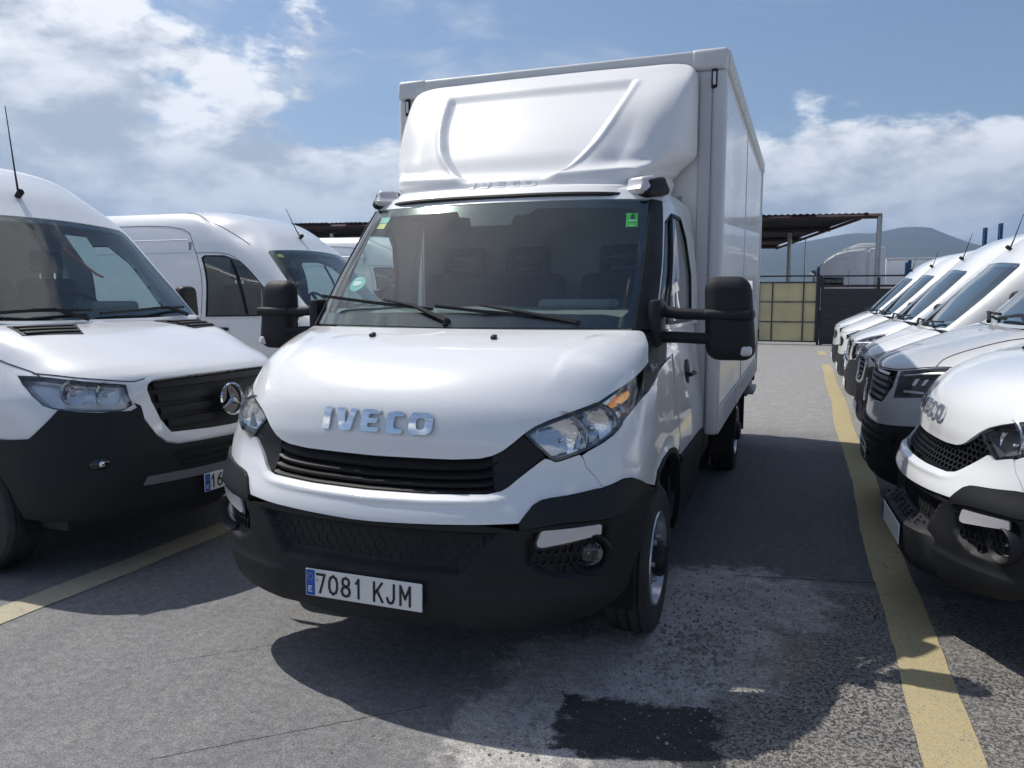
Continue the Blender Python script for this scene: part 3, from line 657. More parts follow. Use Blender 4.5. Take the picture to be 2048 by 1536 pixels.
        ball('door_handle_cup',(hm[0],hm[1],1.16),(.014,.095,.085),BP,d,3); tube('door_handle',[(hm[0]+s*.03,hm[1]-.07,1.165),(hm[0]+s*.045,hm[1],1.17),(hm[0]+s*.03,hm[1]+.07,1.165)],.012,BP,d)
        lst=[]
        x0=.0
        bdg=bpy.data.objects.new('model_badge',None); link(bdg,cw)
        c=Vector(NA.pt(4.78*s,10.0))+Vector(NA.nrm(4.78*s,10.0))*.004; nn=Vector(NA.nrm(4.78*s,10.0)); xd=Vector((0,0,1)).cross(nn)*1; xd.normalize(); ud=nn.cross(xd)
        Mb=Matrix(((xd.x,-nn.x,ud.x,c.x),(xd.y,-nn.y,ud.y,c.y),(xd.z,-nn.z,ud.z,c.z),(0,0,0,1)))
        for k,ch in enumerate('35-1'): glyph('character',ch,-.05+k*.028,0,.019,.024,.006,.003,CHROME,bdg,Mb)
    region('inner_panel',surf(NA,-.10),[(-4.8,.3),(4.8,.3),(4.8,8.0),(3.6,11.8),(-3.6,11.8),(-4.8,8.0)],DARK,t,thick=0,du=.4,dv=.5)
    for key in 'IVECO':
        p=T[key]
        if key=='O': ring_region('badge_letter',surf(NA,.014),p,T['Oh'],CHROME,t,thick=.016)
        else: region('badge_letter',surf(NA,.014),chaikin(p,1) if key in 'C' else p,CHROME,t,thick=.016,du=.2,dv=.5)
    for s in (1,-1):
        c=NA.pt(.80*s,10.97); bm=bmesh.new(); add_box(bm,(c[0],c[1],c[2]+.008),(.024,.034,.016),rot=Matrix.Rotation(R(14),3,'X'),bev=.006); from_bm('washer_nozzle',bm,BP,t,40)
FOGR=pmat('fog_reflector',(.80,.80,.79),.12,metal=.5,bump=(45,.8),coat=.6)
REFL2=pmat('fluted_reflector',(.92,.93,.94),.08,metal=1,bump=(26,.55))
pm_house=pmat('lamp_housing',(.60,.61,.63),.14,metal=.85,bump=(16,.35))
pm_amber=pmat('amber_unlit',(.45,.17,.03),.3)

# ------------------------------------------------------------------ the box truck
def truck_upper(t):
    gl=[(0,.03),(3.86,.03),(3.87,.55),(3.88,1.2),(3.98,1.97)]
    glf=gl+[(0,2.0)]+[(-u,v) for u,v in gl[::-1]][:-1]
    wsn=region('windscreen',surf(NB,.002),glf,GLASS,t,thick=.006,du=.2,dv=.12)
    inn=[(0,.25),(2.7,.23),(3.25,.19),(3.50,.27),(3.58,.61),(3.50,1.66),(3.2,1.78),(.86,1.84),(.76,1.74),(.48,1.72),(.46,1.57),(-.30,1.57),(-.40,1.71),(-.62,1.73),(-.72,1.84),(-3.2,1.80),(-3.48,1.66),(-3.5,.61),(-3.4,.30),(-3.18,.22),(-2.7,.23)]
    ring_region('screen_border',surf(NB,-.004),[(u*.996,v) for u,v in glf],inn,BG,wsn,thick=.004,du=.2,dv=.12)
    st=region('sticker',surf(NB,-.003),T['green'][::-1],GREEN,wsn,thick=0); st['label']='bright green square sticker'
    gu,gv=3.16,1.66
    region('sticker_mark',surf(NB,-.001),[(gu-.09,gv-.035),(gu+.09,gv-.035),(gu+.06,gv+.03),(gu-.02,gv+.045),(gu-.09,gv+.0)],INK,st,thick=0)
    region('sticker_mark',surf(NB,-.001),[(gu-.16,gv-.075),(gu+.17,gv-.075),(gu+.17,gv-.06),(gu-.16,gv-.06)],GREENW,st,thick=0)
    region('sticker_mark',surf(NB,-.001),[(gu-.1,gv-.145),(gu+.12,gv-.145),(gu+.12,gv-.135),(gu-.1,gv-.135)],GREENW,st,thick=0)
    region('sticker',surf(NB,-.003),T['itv1'][::-1],TEAL,wsn,thick=0); region('sticker',surf(NB,-.003),T['itv2'][::-1],YEL,wsn,thick=0)
    cu,cv=-2.42,.71
    ec=region('sticker',surf(NB,-.003),[(cu+.27*math.cos(a*.35),cv+.125*math.sin(a*.35)) for a in range(18)],TEAL,wsn,thick=0); ec['label']='round pale green sticker'
    region('sticker_mark',surf(NB,-.001),[(cu-.17,cv-.01),(cu-.05,cv-.05),(cu+.16,cv-.02),(cu+.18,cv+.03),(cu,cv+.05),(cu-.14,cv+.045)],GREENW,ec,thick=0)
    region('sticker_mark',surf(NB,-.001),[(cu-.14,cv+.07),(cu+.12,cv+.07),(cu+.08,cv+.09),(cu-.1,cv+.09)],GREENW,ec,thick=0)
    ball('interior_sensor_pod',(-.02,1.42,2.02),(.10,.05,.035),BP,wsn,2)
    for s in (1,-1):
        f=lambda p: p if s>0 else mir(p)
        region('screen_pillar',surf(NB,.006),f([(3.90,.0),(4.85,0.0),(4.9,1.0),(4.85,1.97),(4.02,1.99),(3.92,1.2)]),BP2,t,thick=.03,du=.2)
        dw=[(5.0,.07),(7.45,.05),(7.45,.9),(7.2,1.45),(6.8,1.74),(5.7,1.76),(5.06,1.60)]
        do=[(4.9,0.0),(8,0.0),(8,2.0),(4.9,1.99),(4.95,1.0)]
        ring_region('door_frame',surf(NB,0),f(do),f(dw),W,t,thick=.03)
        ring_region('window_seal',surf(NB,.002),f(dw),f(inset(dw,.05)),BP,t,thick=.03)
        region('side_window',surf(NB,-.006),f(dw),SIDEG,t,thick=0,du=.3)
        tube('window_divider',[Vector(NB.pt(5.62*s,v))+Vector(NB.nrm(5.62*s,v))*.0 for v in (.1,.6,1.1,1.7)],.012,BP,t)
        # lamp on the roof corner
        c=Vector(NB.pt(3.75*s,2.75)); rm=Matrix.Rotation(R(-28*s),3,'Z')@Matrix.Rotation(R(8),3,'X')
        lp=bpy.data.objects.new('roof_lamp',None); link(lp,t)
        for nm,o,sz,mt,bv in (('lamp_base',Vector((.01*s,.045,.010)),(.185,.20,.100),BP,.032),('lamp_lens',Vector((-.012*s,.002,.020)),(.150,.155,.092),LENSW,.030)):
            bm=bmesh.new(); add_box(bm,(0,0,0),sz,bev=bv,seg=4)
            for v in bm.verts:
                if v.co.z>0: v.co.x*=.80; v.co.y=v.co.y*.80+.018
                v.co.z-=.10*max(0,-v.co.y)*(1 if v.co.z>0 else 0)
            bm.transform(Matrix.Translation(c+o)@rm.to_4x4()); from_bm(nm,bm,mt,lp,60)
    region('roof',surf(NB,0),[(-8,2.0),(8,2.0),(8,5),(-8,5)],W,t,thick=.02,du=.5,dv=.25)
    region('headliner',surf(NB,-.035),[(-8,2.0),(8,2.0),(8,5),(-8,5)],LININGL,t,thick=0,du=.6,dv=.4)
    # cabin
    box('rear_wall',(0,2.27,1.40),(1.72,.02,1.56),LINING,t)
    box('cab_floor',(0,1.75,.62),(1.8,1.1,.04),LINING,t)
    box('engine_bulkhead',(0,1.22,1.0),(1.8,.04,.8),DARK,t)
    bm=bmesh.new()
    prof=[(.84,1.40),(1.0,1.46),(1.16,1.515),(1.36,1.53),(1.46,1.50),(1.50,1.40),(1.46,1.10),(1.1,1.0)]
    xs=[-.86,-.6,-.3,0,.3,.6,.86]
    g=[[bm.verts.new((x,y+.10*(abs(x)/.9)**2,z+(.012 if abs(x)<.25 and 1<y<1.48 else 0))) for x in xs] for y,z in prof]
    for i in range(len(prof)-1):
        for k in range(len(xs)-1): bm.faces.new((g[i][k],g[i][k+1],g[i+1][k+1],g[i+1][k]))
    bmesh.ops.recalc_face_normals(bm,faces=bm.faces); ds=from_bm('dashboard',bm,DASH,t,50)
    box('instrument_cowl',(.47,1.40,1.545),(.40,.20,.06),DASH,ds,bev=.028,seg=3); box('demister_vent',(0,1.05,1.497),(.9,.03,.012),BP,ds,rot=Matrix.Rotation(R(18),3,'X'))
    M=Matrix.Translation((.50,1.60,1.46))@Matrix.Rotation(R(-38),4,'X')@Matrix.Rotation(R(90),4,'Z')@Matrix.Rotation(R(90),4,'Y')
    bm=bmesh.new(); n=36; rr=.215
    add_tube(bm,[Matrix.Translation((.50,1.60,1.47))@Matrix.Rotation(R(52),4,'X')@Vector((rr*math.cos(2*math.pi*k/n),rr*math.sin(2*math.pi*k/n),0)) for k in range(n+1)],.016,8)
    for a in (0,120,240):
        add_tube(bm,[Matrix.Translation((.50,1.60,1.47))@Matrix.Rotation(R(52),4,'X')@Vector((q*math.cos(R(a+90)),q*math.sin(R(a+90)),-.02)) for q in (.02,.2)],.018,6)
    from_bm('steering_wheel',bm,SEAT,t,60)
    def seat(x,w,heads):
        e=bpy.data.objects.new('seat',None); link(e,t)
        box('cushion',(x,1.75,1.05),(w,.5,.16),SEAT,e,bev=.05,seg=3); box('backrest',(x,2.03,1.40),(w,.15,.66),SEAT,e,rot=Matrix.Rotation(R(-10),3,'X'),bev=.06,seg=4)
        for hx in heads:
            bm=bmesh.new(); add_box(bm,(hx,2.06,1.865),(.27,.09,.05),bev=.022,seg=3); add_box(bm,(hx,2.055,1.79),(.25,.085,.04),bev=.018,seg=3); add_box(bm,(hx,2.05,1.72),(.26,.085,.05),bev=.02,seg=3)
            for q in (-1,1): add_box(bm,(hx+q*.115,2.055,1.79),(.055,.085,.18),bev=.02,seg=3)
            h=from_bm('headrest',bm,SEAT,e,50)
            for q in (-.05,.05): tube('headrest_post',[(hx+q,2.05,1.62),(hx+q,2.055,1.72)],.007,CHROME,h,6)
    seat(.56,.52,(.56,)); seat(-.27,.92,(-.04,-.47))
    # wipers
    for pts,blade in ((((-.02,.85,1.46),(-.22,.905,1.53),(-.40,.93,1.560)),((-.12,.905,1.520),(-.80,.985,1.585))),(((.60,.92,1.455),(.36,.90,1.50),(.13,.90,1.535)),((.42,.905,1.490),(-.10,.89,1.535)))):
        w=bpy.data.objects.new('wiper',None); link(w,t)
        tube('wiper_arm',[Vector(p)+Vector((0,-.025,.015)) for p in pts],[.015,.010,.006],BP,w,6)
        tube('wiper_blade',[Vector(blade[0])+Vector((0,-.018,.008)),(Vector(blade[0])+Vector(blade[1]))/2+Vector((0,-.036,.006)),Vector(blade[1])+Vector((0,-.018,.008))],.0065,BP,w,6,flat=1.4)
        bm=bmesh.new(); bmesh.ops.create_cone(bm,cap_ends=True,segments=14,radius1=.022,radius2=.016,depth=.03,matrix=Matrix.Translation(Vector(pts[0])+Vector((0,-.02,.01)))); from_bm('wiper_pivot',bm,BP,w,40)
    # mirrors
    for s in (1,-1):
        e=bpy.data.objects.new('mirror',None); link(e,t)
        bm=bmesh.new(); add_box(bm,(0,0,0),(.225,.16,.385),bev=.062,seg=5)
        for v in bm.verts:
            z=v.co.z; v.co.x*=1-.10*max(0,z)/.19; v.co.y*=(1.0-.25*max(0,z)/.19) ; v.co.x-= s*.012*(z/.19)
            if v.co.y>0: v.co.y*=.45
        bm.transform(Matrix.Translation((s*1.245,1.20,1.487))@Matrix.Rotation(R(6*s),4,'Z')); from_bm('mirror_housing',bm,BP2,e,180)
        box('mirror_glass',(s*1.245,1.243,1.50),(.19,.006,.32),CHROME,e,rot=Matrix.Rotation(R(6*s),3,'Z'))
        for z,zz in ((1.505,1.53),(1.395,1.40)):
            bm=bmesh.new(); add_tube(bm,[(s*.90,1.15,zz),(s*1.02,1.15,z+.004),(s*1.15,1.15,z),(s*1.26,1.155,z-.006)],[.030,.029,.028,.028],10,flat=.95); from_bm('mirror_arm',bm,BP2,e,60)
        box('mirror_band',(s*1.245,1.198,1.505),(.226,.166,.050),BP2,e,bev=.02,seg=3)
        bm=bmesh.new(); add_box(bm,(s*1.325,1.150,1.342),(.055,.05,.05),bev=.018,seg=3,rot=Matrix.Rotation(R(25*s),3,'Z')); from_bm('mirror_indicator',bm,LENSW,e,60)
        box('mirror_base',(s*.925,1.13,1.465),(.06,.16,.22),BP,e,bev=.02,seg=2)
DN=Net([
 [(0,1.423,2.127),(0.26,1.428,2.127),(0.46,1.443,2.124),(0.6,1.473,2.12),(0.68,1.544,2.119),(0.72,1.707,2.129),(0.75,1.94,2.147),(0.77,2.15,2.17),(0.78,2.34,2.19)],
 [(0,1.469,2.172),(0.27,1.474,2.172),(0.47,1.489,2.169),(0.61,1.524,2.167),(0.69,1.601,2.168),(0.74,1.766,2.189),(0.77,1.971,2.217),(0.79,2.16,2.24),(0.8,2.34,2.26)],
 [(0,1.544,2.233),(0.27,1.549,2.233),(0.48,1.559,2.233),(0.63,1.594,2.233),(0.72,1.67,2.24),(0.77,1.823,2.26),(0.8,2.001,2.289),(0.82,2.177,2.31),(0.83,2.34,2.33)],
 [(0,1.62,2.29),(0.27,1.625,2.29),(0.5,1.64,2.295),(0.66,1.67,2.3),(0.76,1.747,2.31),(0.83,1.889,2.33),(0.87,2.042,2.355),(0.895,2.195,2.38),(0.91,2.34,2.4)],
 [(0,1.7,2.42),(0.28,1.705,2.42),(0.53,1.72,2.42),(0.7,1.75,2.42),(0.81,1.833,2.42),(0.88,1.968,2.425),(0.91,2.092,2.43),(0.925,2.223,2.44),(0.93,2.34,2.45)],
 [(0,1.855,2.6),(0.29,1.86,2.6),(0.55,1.87,2.6),(0.73,1.9,2.6),(0.84,1.96,2.6),(0.9,2.058,2.6),(0.92,2.147,2.6),(0.928,2.244,2.6),(0.93,2.34,2.6)],
 [(0,2.055,2.78),(0.3,2.06,2.78),(0.57,2.07,2.78),(0.76,2.085,2.78),(0.86,2.118,2.78),(0.91,2.167,2.78),(0.925,2.225,2.78),(0.93,2.288,2.78),(0.93,2.34,2.78)],
 [(0,2.2,2.9),(0.3,2.205,2.9),(0.58,2.21,2.9),(0.77,2.22,2.895),(0.87,2.235,2.89),(0.91,2.25,2.885),(0.922,2.28,2.88),(0.925,2.31,2.88),(0.925,2.34,2.88)],
 [(0,2.275,2.955),(0.3,2.277,2.955),(0.58,2.28,2.952),(0.77,2.285,2.95),(0.86,2.292,2.94),(0.89,2.295,2.93),(0.9,2.304,2.925),(0.903,2.321,2.925),(0.905,2.34,2.925)],
 [(0,2.34,2.975),(0.3,2.34,2.975),(0.57,2.34,2.972),(0.75,2.34,2.97),(0.84,2.34,2.96),(0.865,2.34,2.95),(0.87,2.34,2.945),(0.872,2.345,2.945),(0.875,2.35,2.945)]])
def defl_disp(u,v,P):
    """the middle panel lies back between two swept ridges"""
    a=np.abs(u); edge=np.interp(v,[2.0,2.7,3.4,4.1,4.8,5.5,6.2,7.0],[.80,1.12,1.40,1.64,1.82,1.94,2.02,2.1])
    top=1-sstep(v,6.15,6.65); bot=sstep(v,2.1,2.7)
    m=1-sstep(a,edge-.12,edge+.10)
    d=-.032*m*top*bot
    d=d+.008*np.exp(-((a-edge-.12)/.09)**2)*top*bot                                       # lip beside the ridge
    d=d-.035*sstep(a,1.7,2.6)*(1-sstep(a,3.6,4.8))*sstep(v,2.6,3.4)*(1-sstep(v,4.0,5.8))   # hollow behind the ridge
    d=d+.022*np.exp(-((v-1.95-.12*np.clip(a-1,0,3))/.30)**2)*sstep(a,.75,1.2)*(1-sstep(a,3.0,4.2)) # feet of the wings
    d=d-.020*np.exp(-((v-1.35)/.25)**2)                                                    # step above the foot
    return d
def build_truck():
    t=thing('box_truck','white box truck with roof deflector parked in the middle of the aisle','truck')
    iveco_front(t,'truck'); truck_upper(t)
    number_plate(t,Matrix.Translation((0,-.004,.459))@Matrix.Rotation(R(-2),4,'X'),'7081 KJM')
    df=gridmesh('wind_deflector',surf(DN,0,defl_disp),-8,8,420,0,9,160,WG,t)
    # worn lettering moulded in the deflector's foot
    for s_,pp in zip('IVECO',range(5)):
        p=T[s_]; q=[(u*.95+.0,(v-7.33)*.52+1.52) for u,v in p]
        if s_=='O': ring_region('moulded_letter',surf(DN,.003,defl_disp),q,[(u*.95,(v-7.33)*.52+1.52) for u,v in T['Oh']],WG,df,thick=.003)
        else: region('moulded_letter',surf(DN,.003,defl_disp),q,WG,df,thick=.003)
    tube('deflector_seal',[Vector(DN.pt(u,.0))+Vector((0,.0,-.008)) for u in np.linspace(-4.2,4.2,24)],.012,BP,df,6)
    # cargo box
    y0,y1,zb,zt,hw=2.363,6.75,.726,3.04,1.088
    cb=bpy.data.objects.new('cargo_box',None); link(cb,t)
    box('front_panel',(0,y0+.035,(zb+zt)/2),(2*hw-.12,.03,zt-zb-.1),WB,cb)
    for s in (1,-1):
        box('side_panel',(s*(hw-.022),(y0+y1)/2,(zb+.16+zt-.11)/2),(.03,y1-y0-.16,zt-.11-zb-.16),WB,cb)
        box('bottom_rail',(s*(hw-.012),(y0+y1)/2,zb+.078),(.036,y1-y0-.12,.156),WT,cb,bev=.005,seg=1)
        box('top_rail',(s*(hw-.008),(y0+y1)/2,zt-.055),(.05,y1-y0-.1,.11),WT,cb,bev=.012,seg=2)
        box('corner_post',(s*(hw-.038),y0+.05,(zb+zt-.12)/2+.001),(.082,.11,zt-zb-.124),WT,cb,bev=.022,seg=3)
        box('front_strip',(s*(hw-.118),y0+.022,(zb+zt-.12)/2),(.074,.02,zt-zb-.13),WT,cb,bev=.004,seg=1)
        box('rear_post',(s*(hw-.03),y1-.05,(zb+zt)/2),(.07,.11,zt-zb-.02),WT,cb,bev=.01)
        box('corner_cap',(s*(hw-.10),y0+.055,zt-.058),(.215,.125,.126),WT,cb,bev=.024,seg=3)
        m=box('marker_lamp',(s*1.02,y0-.002,2.868),(.036,.016,.112),BP,cb,bev=.0075,seg=3); box('marker_lens',(s*1.02,y0-.010,2.868),(.018,.01,.075),LENSW,m,bev=.004)
        for k in range(24):
            bm=bmesh.new(); bmesh.ops.create_uvsphere(bm,u_segments=8,v_segments=4,radius=.009,matrix=Matrix.Translation((s*(hw+.017),y0+.2+k*.18,zt-.085))@Matrix.Diagonal((.5,1,1,1))); from_bm('rivet',bm,STEEL,cb,180)
        for z in (2.72,2.52):
            bm=bmesh.new(); bmesh.ops.create_uvsphere(bm,u_segments=8,v_segments=4,radius=.008,matrix=Matrix.Translation((s*1.018,y0+.012,z))); from_bm('rivet',bm,BP,cb,180)
        bm=bmesh.new(); bmesh.ops.create_uvsphere(bm,u_segments=10,v_segments=5,radius=.012,matrix=Matrix.Translation((s*.96,y0-.006,zt-.06))@Matrix.Diagonal((1,.4,1,1))); from_bm('rivet',bm,WT,cb,180)
        # panel joints on the side
        box('joint_strip',(s*(hw-.005),4.35,(zb+zt)/2+.02),(.004,.02,zt-zb-.3),WT,cb)
        box('side_marker',(s*(hw+.002),4.4,zb+.09),(.012,.1,.03),pm_amber,cb,bev=.004)
        box('latch',(s*(hw+.008),6.70,1.15),(.02,.03,.12),BP,cb,bev=.006)
    box('top_front_rail',(0,y0+.055,zt-.055),(2*hw-.34,.115,.11),WT,cb,bev=.02,seg=3)
    box('roof_panel',(0,(y0+y1)/2,zt-.02),(2*hw-.06,y1-y0-.06,.03),WB,cb); box('floor_panel',(0,(y0+y1)/2,zb+.03),(2*hw-.06,y1-y0-.06,.05),FRAME,cb); box('rear_panel',(0,y1-.02,(zb+zt)/2),(2*hw-.1,.03,zt-zb-.06),WB,cb)
    # running gear
    for s in (1,-1):
        wheel(t,(s*.865,1.07,.352),s,.352,.205)
        wheel(t,(s*.93,4.80,.352),s,.352,.20,dual=True)
        box('chassis_rail',(s*.42,4.2,.58),(.07,4.9,.16),FRAME,t)
        box('mudguard',(s*.93,4.30,.55),(.26,.02,.36),BP,t); box('mudguard',(s*.93,5.28,.50),(.26,.02,.42),BP,t)
        box('side_step',(s*1.04,6.35,.56),(.12,.52,.06),STEEL,t,bev=.01); box('side_step',(s*1.01,6.3,.62),(.10,.40,.05),STEEL,t,bev=.01)
        box('side_bracket',(s*1.06,6.45,.70),(.05,.10,.10),BP,t,bev=.01)
        box('fuel_tank',(s*.72,3.3,.52),(.36,.9,.30),FRAME,t,bev=.05,seg=3)
    box('rear_axle',(0,4.8,.36),(1.6,.12,.12),FRAME,t); box('front_axle',(0,1.07,.36),(1.5,.10,.10),FRAME,t)
    box('engine_tray',(0,1.0,.42),(1.2,1.4,.06),FRAME,t); box('rear_crossbar',(0,6.7,.50),(2.0,.08,.12),FRAME,t)
    return t
build_truck()

# ------------------------------------------------------------------ panel vans
LAMPG=pmat('lamp_grey',(.74,.75,.77),.18,metal=.45,coat=.5,bump=(14,.3))
def scaled_up(rows,zk,base=2.08,lift=0):
    """raise or lower the roof part of an upper net"""
    return [[(x,y,z if z<=base else base+(z-base)*zk) for x,y,z in r] for r in rows]
def pose(t,x,y,face,phi=0,z=0):
    """face=+1 looks along +X, -1 along -X"""
    t.location=(x,y,z); t.rotation_euler=(0,0,(math.pi/2 if face>0 else -math.pi/2)+phi)
def arc_arch(net,yc,zc,r,sgn=1,n=9):
    """wheel arch outline as uv on the flank, from front foot to rear foot"""
    out=[]; us=np.linspace(3.8,net.nc-1,400)
    for k in range(n):
        a=math.pi-math.pi*k/(n-1); y=yc+r*math.cos(a); z=max(zc+r*math.sin(a),.3)
        best=None
        for v in np.linspace(0,8,161):
            pass
        V=np.linspace(0,8,161); UU,VV=np.meshgrid(us,V); P=net.pt(UU,VV); d=(P[...,1]-y)**2+(P[...,2]-z)**2; i=int(np.argmin(d)); out.append((float(UU.flat[i]),float(VV.flat[i])))
    return out
def lamp_unit(t,net,hl,s,bowls,tray=None,extra=None,name='headlight'):
    p=hl if s>0 else mir(hl); e=bpy.data.objects.new(name,None); link(e,t)
    region('housing',surf(net,-.06),inset(p,.05),tray or pm_house,e,thick=-.04,du=.2,dv=.25)
    ring_region('bezel',surf(net,-.004),p,inset(p,.07),BG,e,thick=.04)
    for (u,v,r_) in bowls:
        c=Vector(net.pt(u*s,v))+Vector(net.nrm(u*s,v))*-.022; d=Vector(net.nrm(u*s,v))*.5+Vector((0,-1,0))
        bowl('reflector',c,d,r_,r_*.75,REFL2,e); ball('bulb',c-d.normalized()*r_*.35,(r_*.2,)*3,LENSW,e,1)
    for (poly,mat,o) in (extra or []): region('lamp_strip',surf(net,o),poly if s>0 else mir(poly),mat,e,thick=.015)
    region('lens',surf(net,.002),inset(p,.01),LENS,e,thick=.004,du=.2,dv=.25)
    return e
def line(t,net,pts,mat=None,r_=.0035,o=.0005,name='panel_gap'):
    pts=chaikin(pts,2,closed=False); q=[Vector(net.pt(u,v))+Vector(net.nrm(u,v))*o for u,v in pts]
    return tube(name,q,r_,mat or DARK,t,4)
def van_wiper(t,net,a,b,piv):
    w=bpy.data.objects.new('wiper',None); link(w,t)
    P=lambda u,v,o: Vector(net.pt(u,v))+Vector(net.nrm(u,v))*o
    tube('wiper_blade',[P(a[0],a[1],.022),P((a[0]+b[0])/2,(a[1]+b[1])/2,.038),P(b[0],b[1],.022)],.011,BP,w,6)
    tube('wiper_arm',[P(piv[0],piv[1],.03),P((a[0]+b[0])/2*.6+piv[0]*.4,(a[1]+b[1])/2,.05),P((a[0]+b[0])/2,(a[1]+b[1])/2,.045)],[.016,.011,.008],BP,w,6)
def van_mirror(t,s,x,y,z,h=.30):
    e=bpy.data.objects.new('mirror',None); link(e,t)
    bm=bmesh.new(); add_box(bm,(0,0,0),(.19,.14,h),bev=.052,seg=4)
    for v in bm.verts:
        if v.co.z>0: v.co.x*=.9; v.co.y*=.85
    bm.transform(Matrix.Translation((s*x,y,z))); from_bm('mirror_housing',bm,BP,e,180)
    box('mirror_glass',(s*x,y+.072,z),(.15,.004,h*.82),CHROME,e)
    box('mirror_indicator',(s*(x+.01),y-.062,z-h*.22),(.17,.02,.022),LENSW,e,bev=.006)
    tube('mirror_arm',[(s*.93,y+.06,z-h*.45),(s*(x-.03),y,z-h*.35)],[.035,.03],BP,e,8)
def seats_simple(t,dy=0,n=(-.5,.0,.55)):
    for x in n:
        e=bpy.data.objects.new('seat',None); link(e,t)
        box('backrest',(x,2.25+dy,1.42),(.46,.15,.62),SEAT,e,rot=Matrix.Rotation(R(-10),3,'X'),bev=.05,seg=3); box('cushion',(x,1.98+dy,1.08),(.46,.46,.15),SEAT,e,bev=.04)
        h=box('headrest',(x,2.30+dy,1.86),(.26,.10,.17),SEAT,e,bev=.04,seg=3)
        for q in (-.06,.06): tube('headrest_post',[(x+q,2.29+dy,1.68),(x+q,2.30+dy,1.79)],.007,CHROME,h,6)
def van(t,A,B,paint,F,wheels=(1.05,4.3),glass_edge=(3.45,3.4,3.3),roofv=None,seats=True,dash=True,windows=True,length_u=None,r_=.35,shift=0):
    """F: dict of feature outlines in uv (right half, mirrored)"""
    um=A.nc-1; roofv=roofv or B.nr-1
    arch=arc_arch(A,wheels[0],.37,.43)
    half=[(0,F.get('bottom',.8)),(2.4,F.get('bottom',.8)),(3.9,F.get('bottom',.8)+.15),(4.5,1.1)]+arch+[(arch[-1][0]+.1,.9),(um,.9)]
    holes=[]
    if 'grille' in F: holes.append(F['grille']+mir(F['grille'])[1:-1])
    for s in (1,-1):
        for h in F.get('lamps',[]): holes.append(h['poly'] if s>0 else mir(h['poly']))
    out=half+[(um,A.nr-1),(0,A.nr-1)]+mir(half)[:-1] ; out=half+[(um,A.nr-1)]+[(-um,A.nr-1)]+mir(half)[:-1]
    body=region('body_shell',surf(A,0,F.get('disp')),out,paint,t,thick=.02,du=.25,dv=.25,holes=holes)
    for s in (1,-1):
        arch_liner(t,(s*.96,wheels[0],.37),s,.445)
        wheel(t,(s*.86,wheels[0],r_),s,r_,.21,rim=GREYP)
        wheel(t,(s*.86,wheels[1],r_),s,r_,.21,rim=GREYP)
        if 'lip' in F: pass
    # lower rear closure
    box('underbody',(0,2.9,.45),(1.7,5.0,.3),FRAME,t)
    for h in F.get('lamps',[]):
        for s in (1,-1): lamp_unit(t,A,h['poly'],s,h.get('bowls',[]),h.get('tray'),h.get('extra'))
    region('inner_panel',surf(A,-.11),[(-4.3,.9),(4.3,.9),(4.3,6.8),(3.4,A.nr-1.4),(-3.4,A.nr-1.4),(-4.3,6.8)],DARK,t,thick=0,du=.5,dv=.5)
    af=[p for p in arch[:5]]
    for (nm,poly,mat,o,both) in F.get('patches',[]):
        if '+arch' in both:      # run the moulding back to the wheel arch
            top,low=poly; tv=top[-1][1]; mid=[(u-.015,v) for u,v in af if v<tv-.05][::-1]; poly=top+[(np.interp(tv,[q[1] for q in af],[q[0] for q in af])-.015,tv)]+mid+low; both='sym'
        if both=='sym': region(nm,surf(A,o),poly+mir(poly),mat,t,thick=o+.012,du=.25,dv=.25)
        else:
            for s in (1,-1): region(nm,surf(A,o),poly if s>0 else mir(poly),mat,t,thick=o+.012,du=.25,dv=.25)
    for pts in F.get('gaps',[]):
        for s in (1,-1): line(t,A,pts if s>0 else mir(pts))
    # upper body
    g0,g1,g2=glass_edge; ws=[(0,.06),(g0,.06),(g0+.04,.3),(g1,1.0),(g2,1.86),(g2-.3,1.95),(0,1.99)]
    wsf=ws+[(-u,v) for u,v in ws[::-1]][1:-1]
    um2=B.nc-1
    sw=F.get('side_window',[(5.55,.12),(7.0,.10),(7.0,1.62),(6.7,1.74),(6.2,1.72),(5.85,1.3)])
    ub=region('upper_shell',surf(B,0),[(-um2,0),(um2,0),(um2,roofv),(-um2,roofv)],paint,t,thick=.02,du=.25,dv=.2,holes=[wsf]+([sw,mir(sw)] if windows else []))
    w=region('windscreen',surf(B,-.003),wsf,GLASS,t,thick=0,du=.3,dv=.2)
    inn=[(u*.93,.22+(v-.06)*.86) for u,v in wsf]
    ring_region('screen_border',surf(B,-.007),wsf,inn,BG,w,thick=0)
    if windows:
        for s in (1,-1):
            sp=sw if s>0 else mir(sw)
            region('side_window',surf(B,-.008),sp,SIDEG,t,thick=0,du=.4); ring_region('window_seal',surf(B,.003),sp,inset(sp,.045),BP,t,thick=.02)
    region('headliner',surf(B,-.04),[(-um2,2.05),(um2,2.05),(um2,roofv),(-um2,roofv)],LINING,t,thick=0,du=.8,dv=.4)
    if dash:
        bm=bmesh.new(); prof=[(y-shift,z) for y,z in [(.98,1.38),(1.15,1.44),(1.35,1.48),(1.6,1.49),(1.70,1.45),(1.72,1.2)]]; xs=[-.86,-.4,0,.4,.86]
        gg=[[bm.verts.new((x,y+.10*(abs(x)/.9)**2,z)) for x in xs] for y,z in prof]
        for i in range(len(prof)-1):
            for k in range(4): bm.faces.new((gg[i][k],gg[i][k+1],gg[i+1][k+1],gg[i+1][k]))
        bmesh.ops.recalc_face_normals(bm,faces=bm.faces); ds=from_bm('dashboard',bm,DASH,t,50); box('instrument_cowl',(.45,1.55-shift,1.51),(.42,.22,.09),DASH,ds,bev=.035,seg=3)
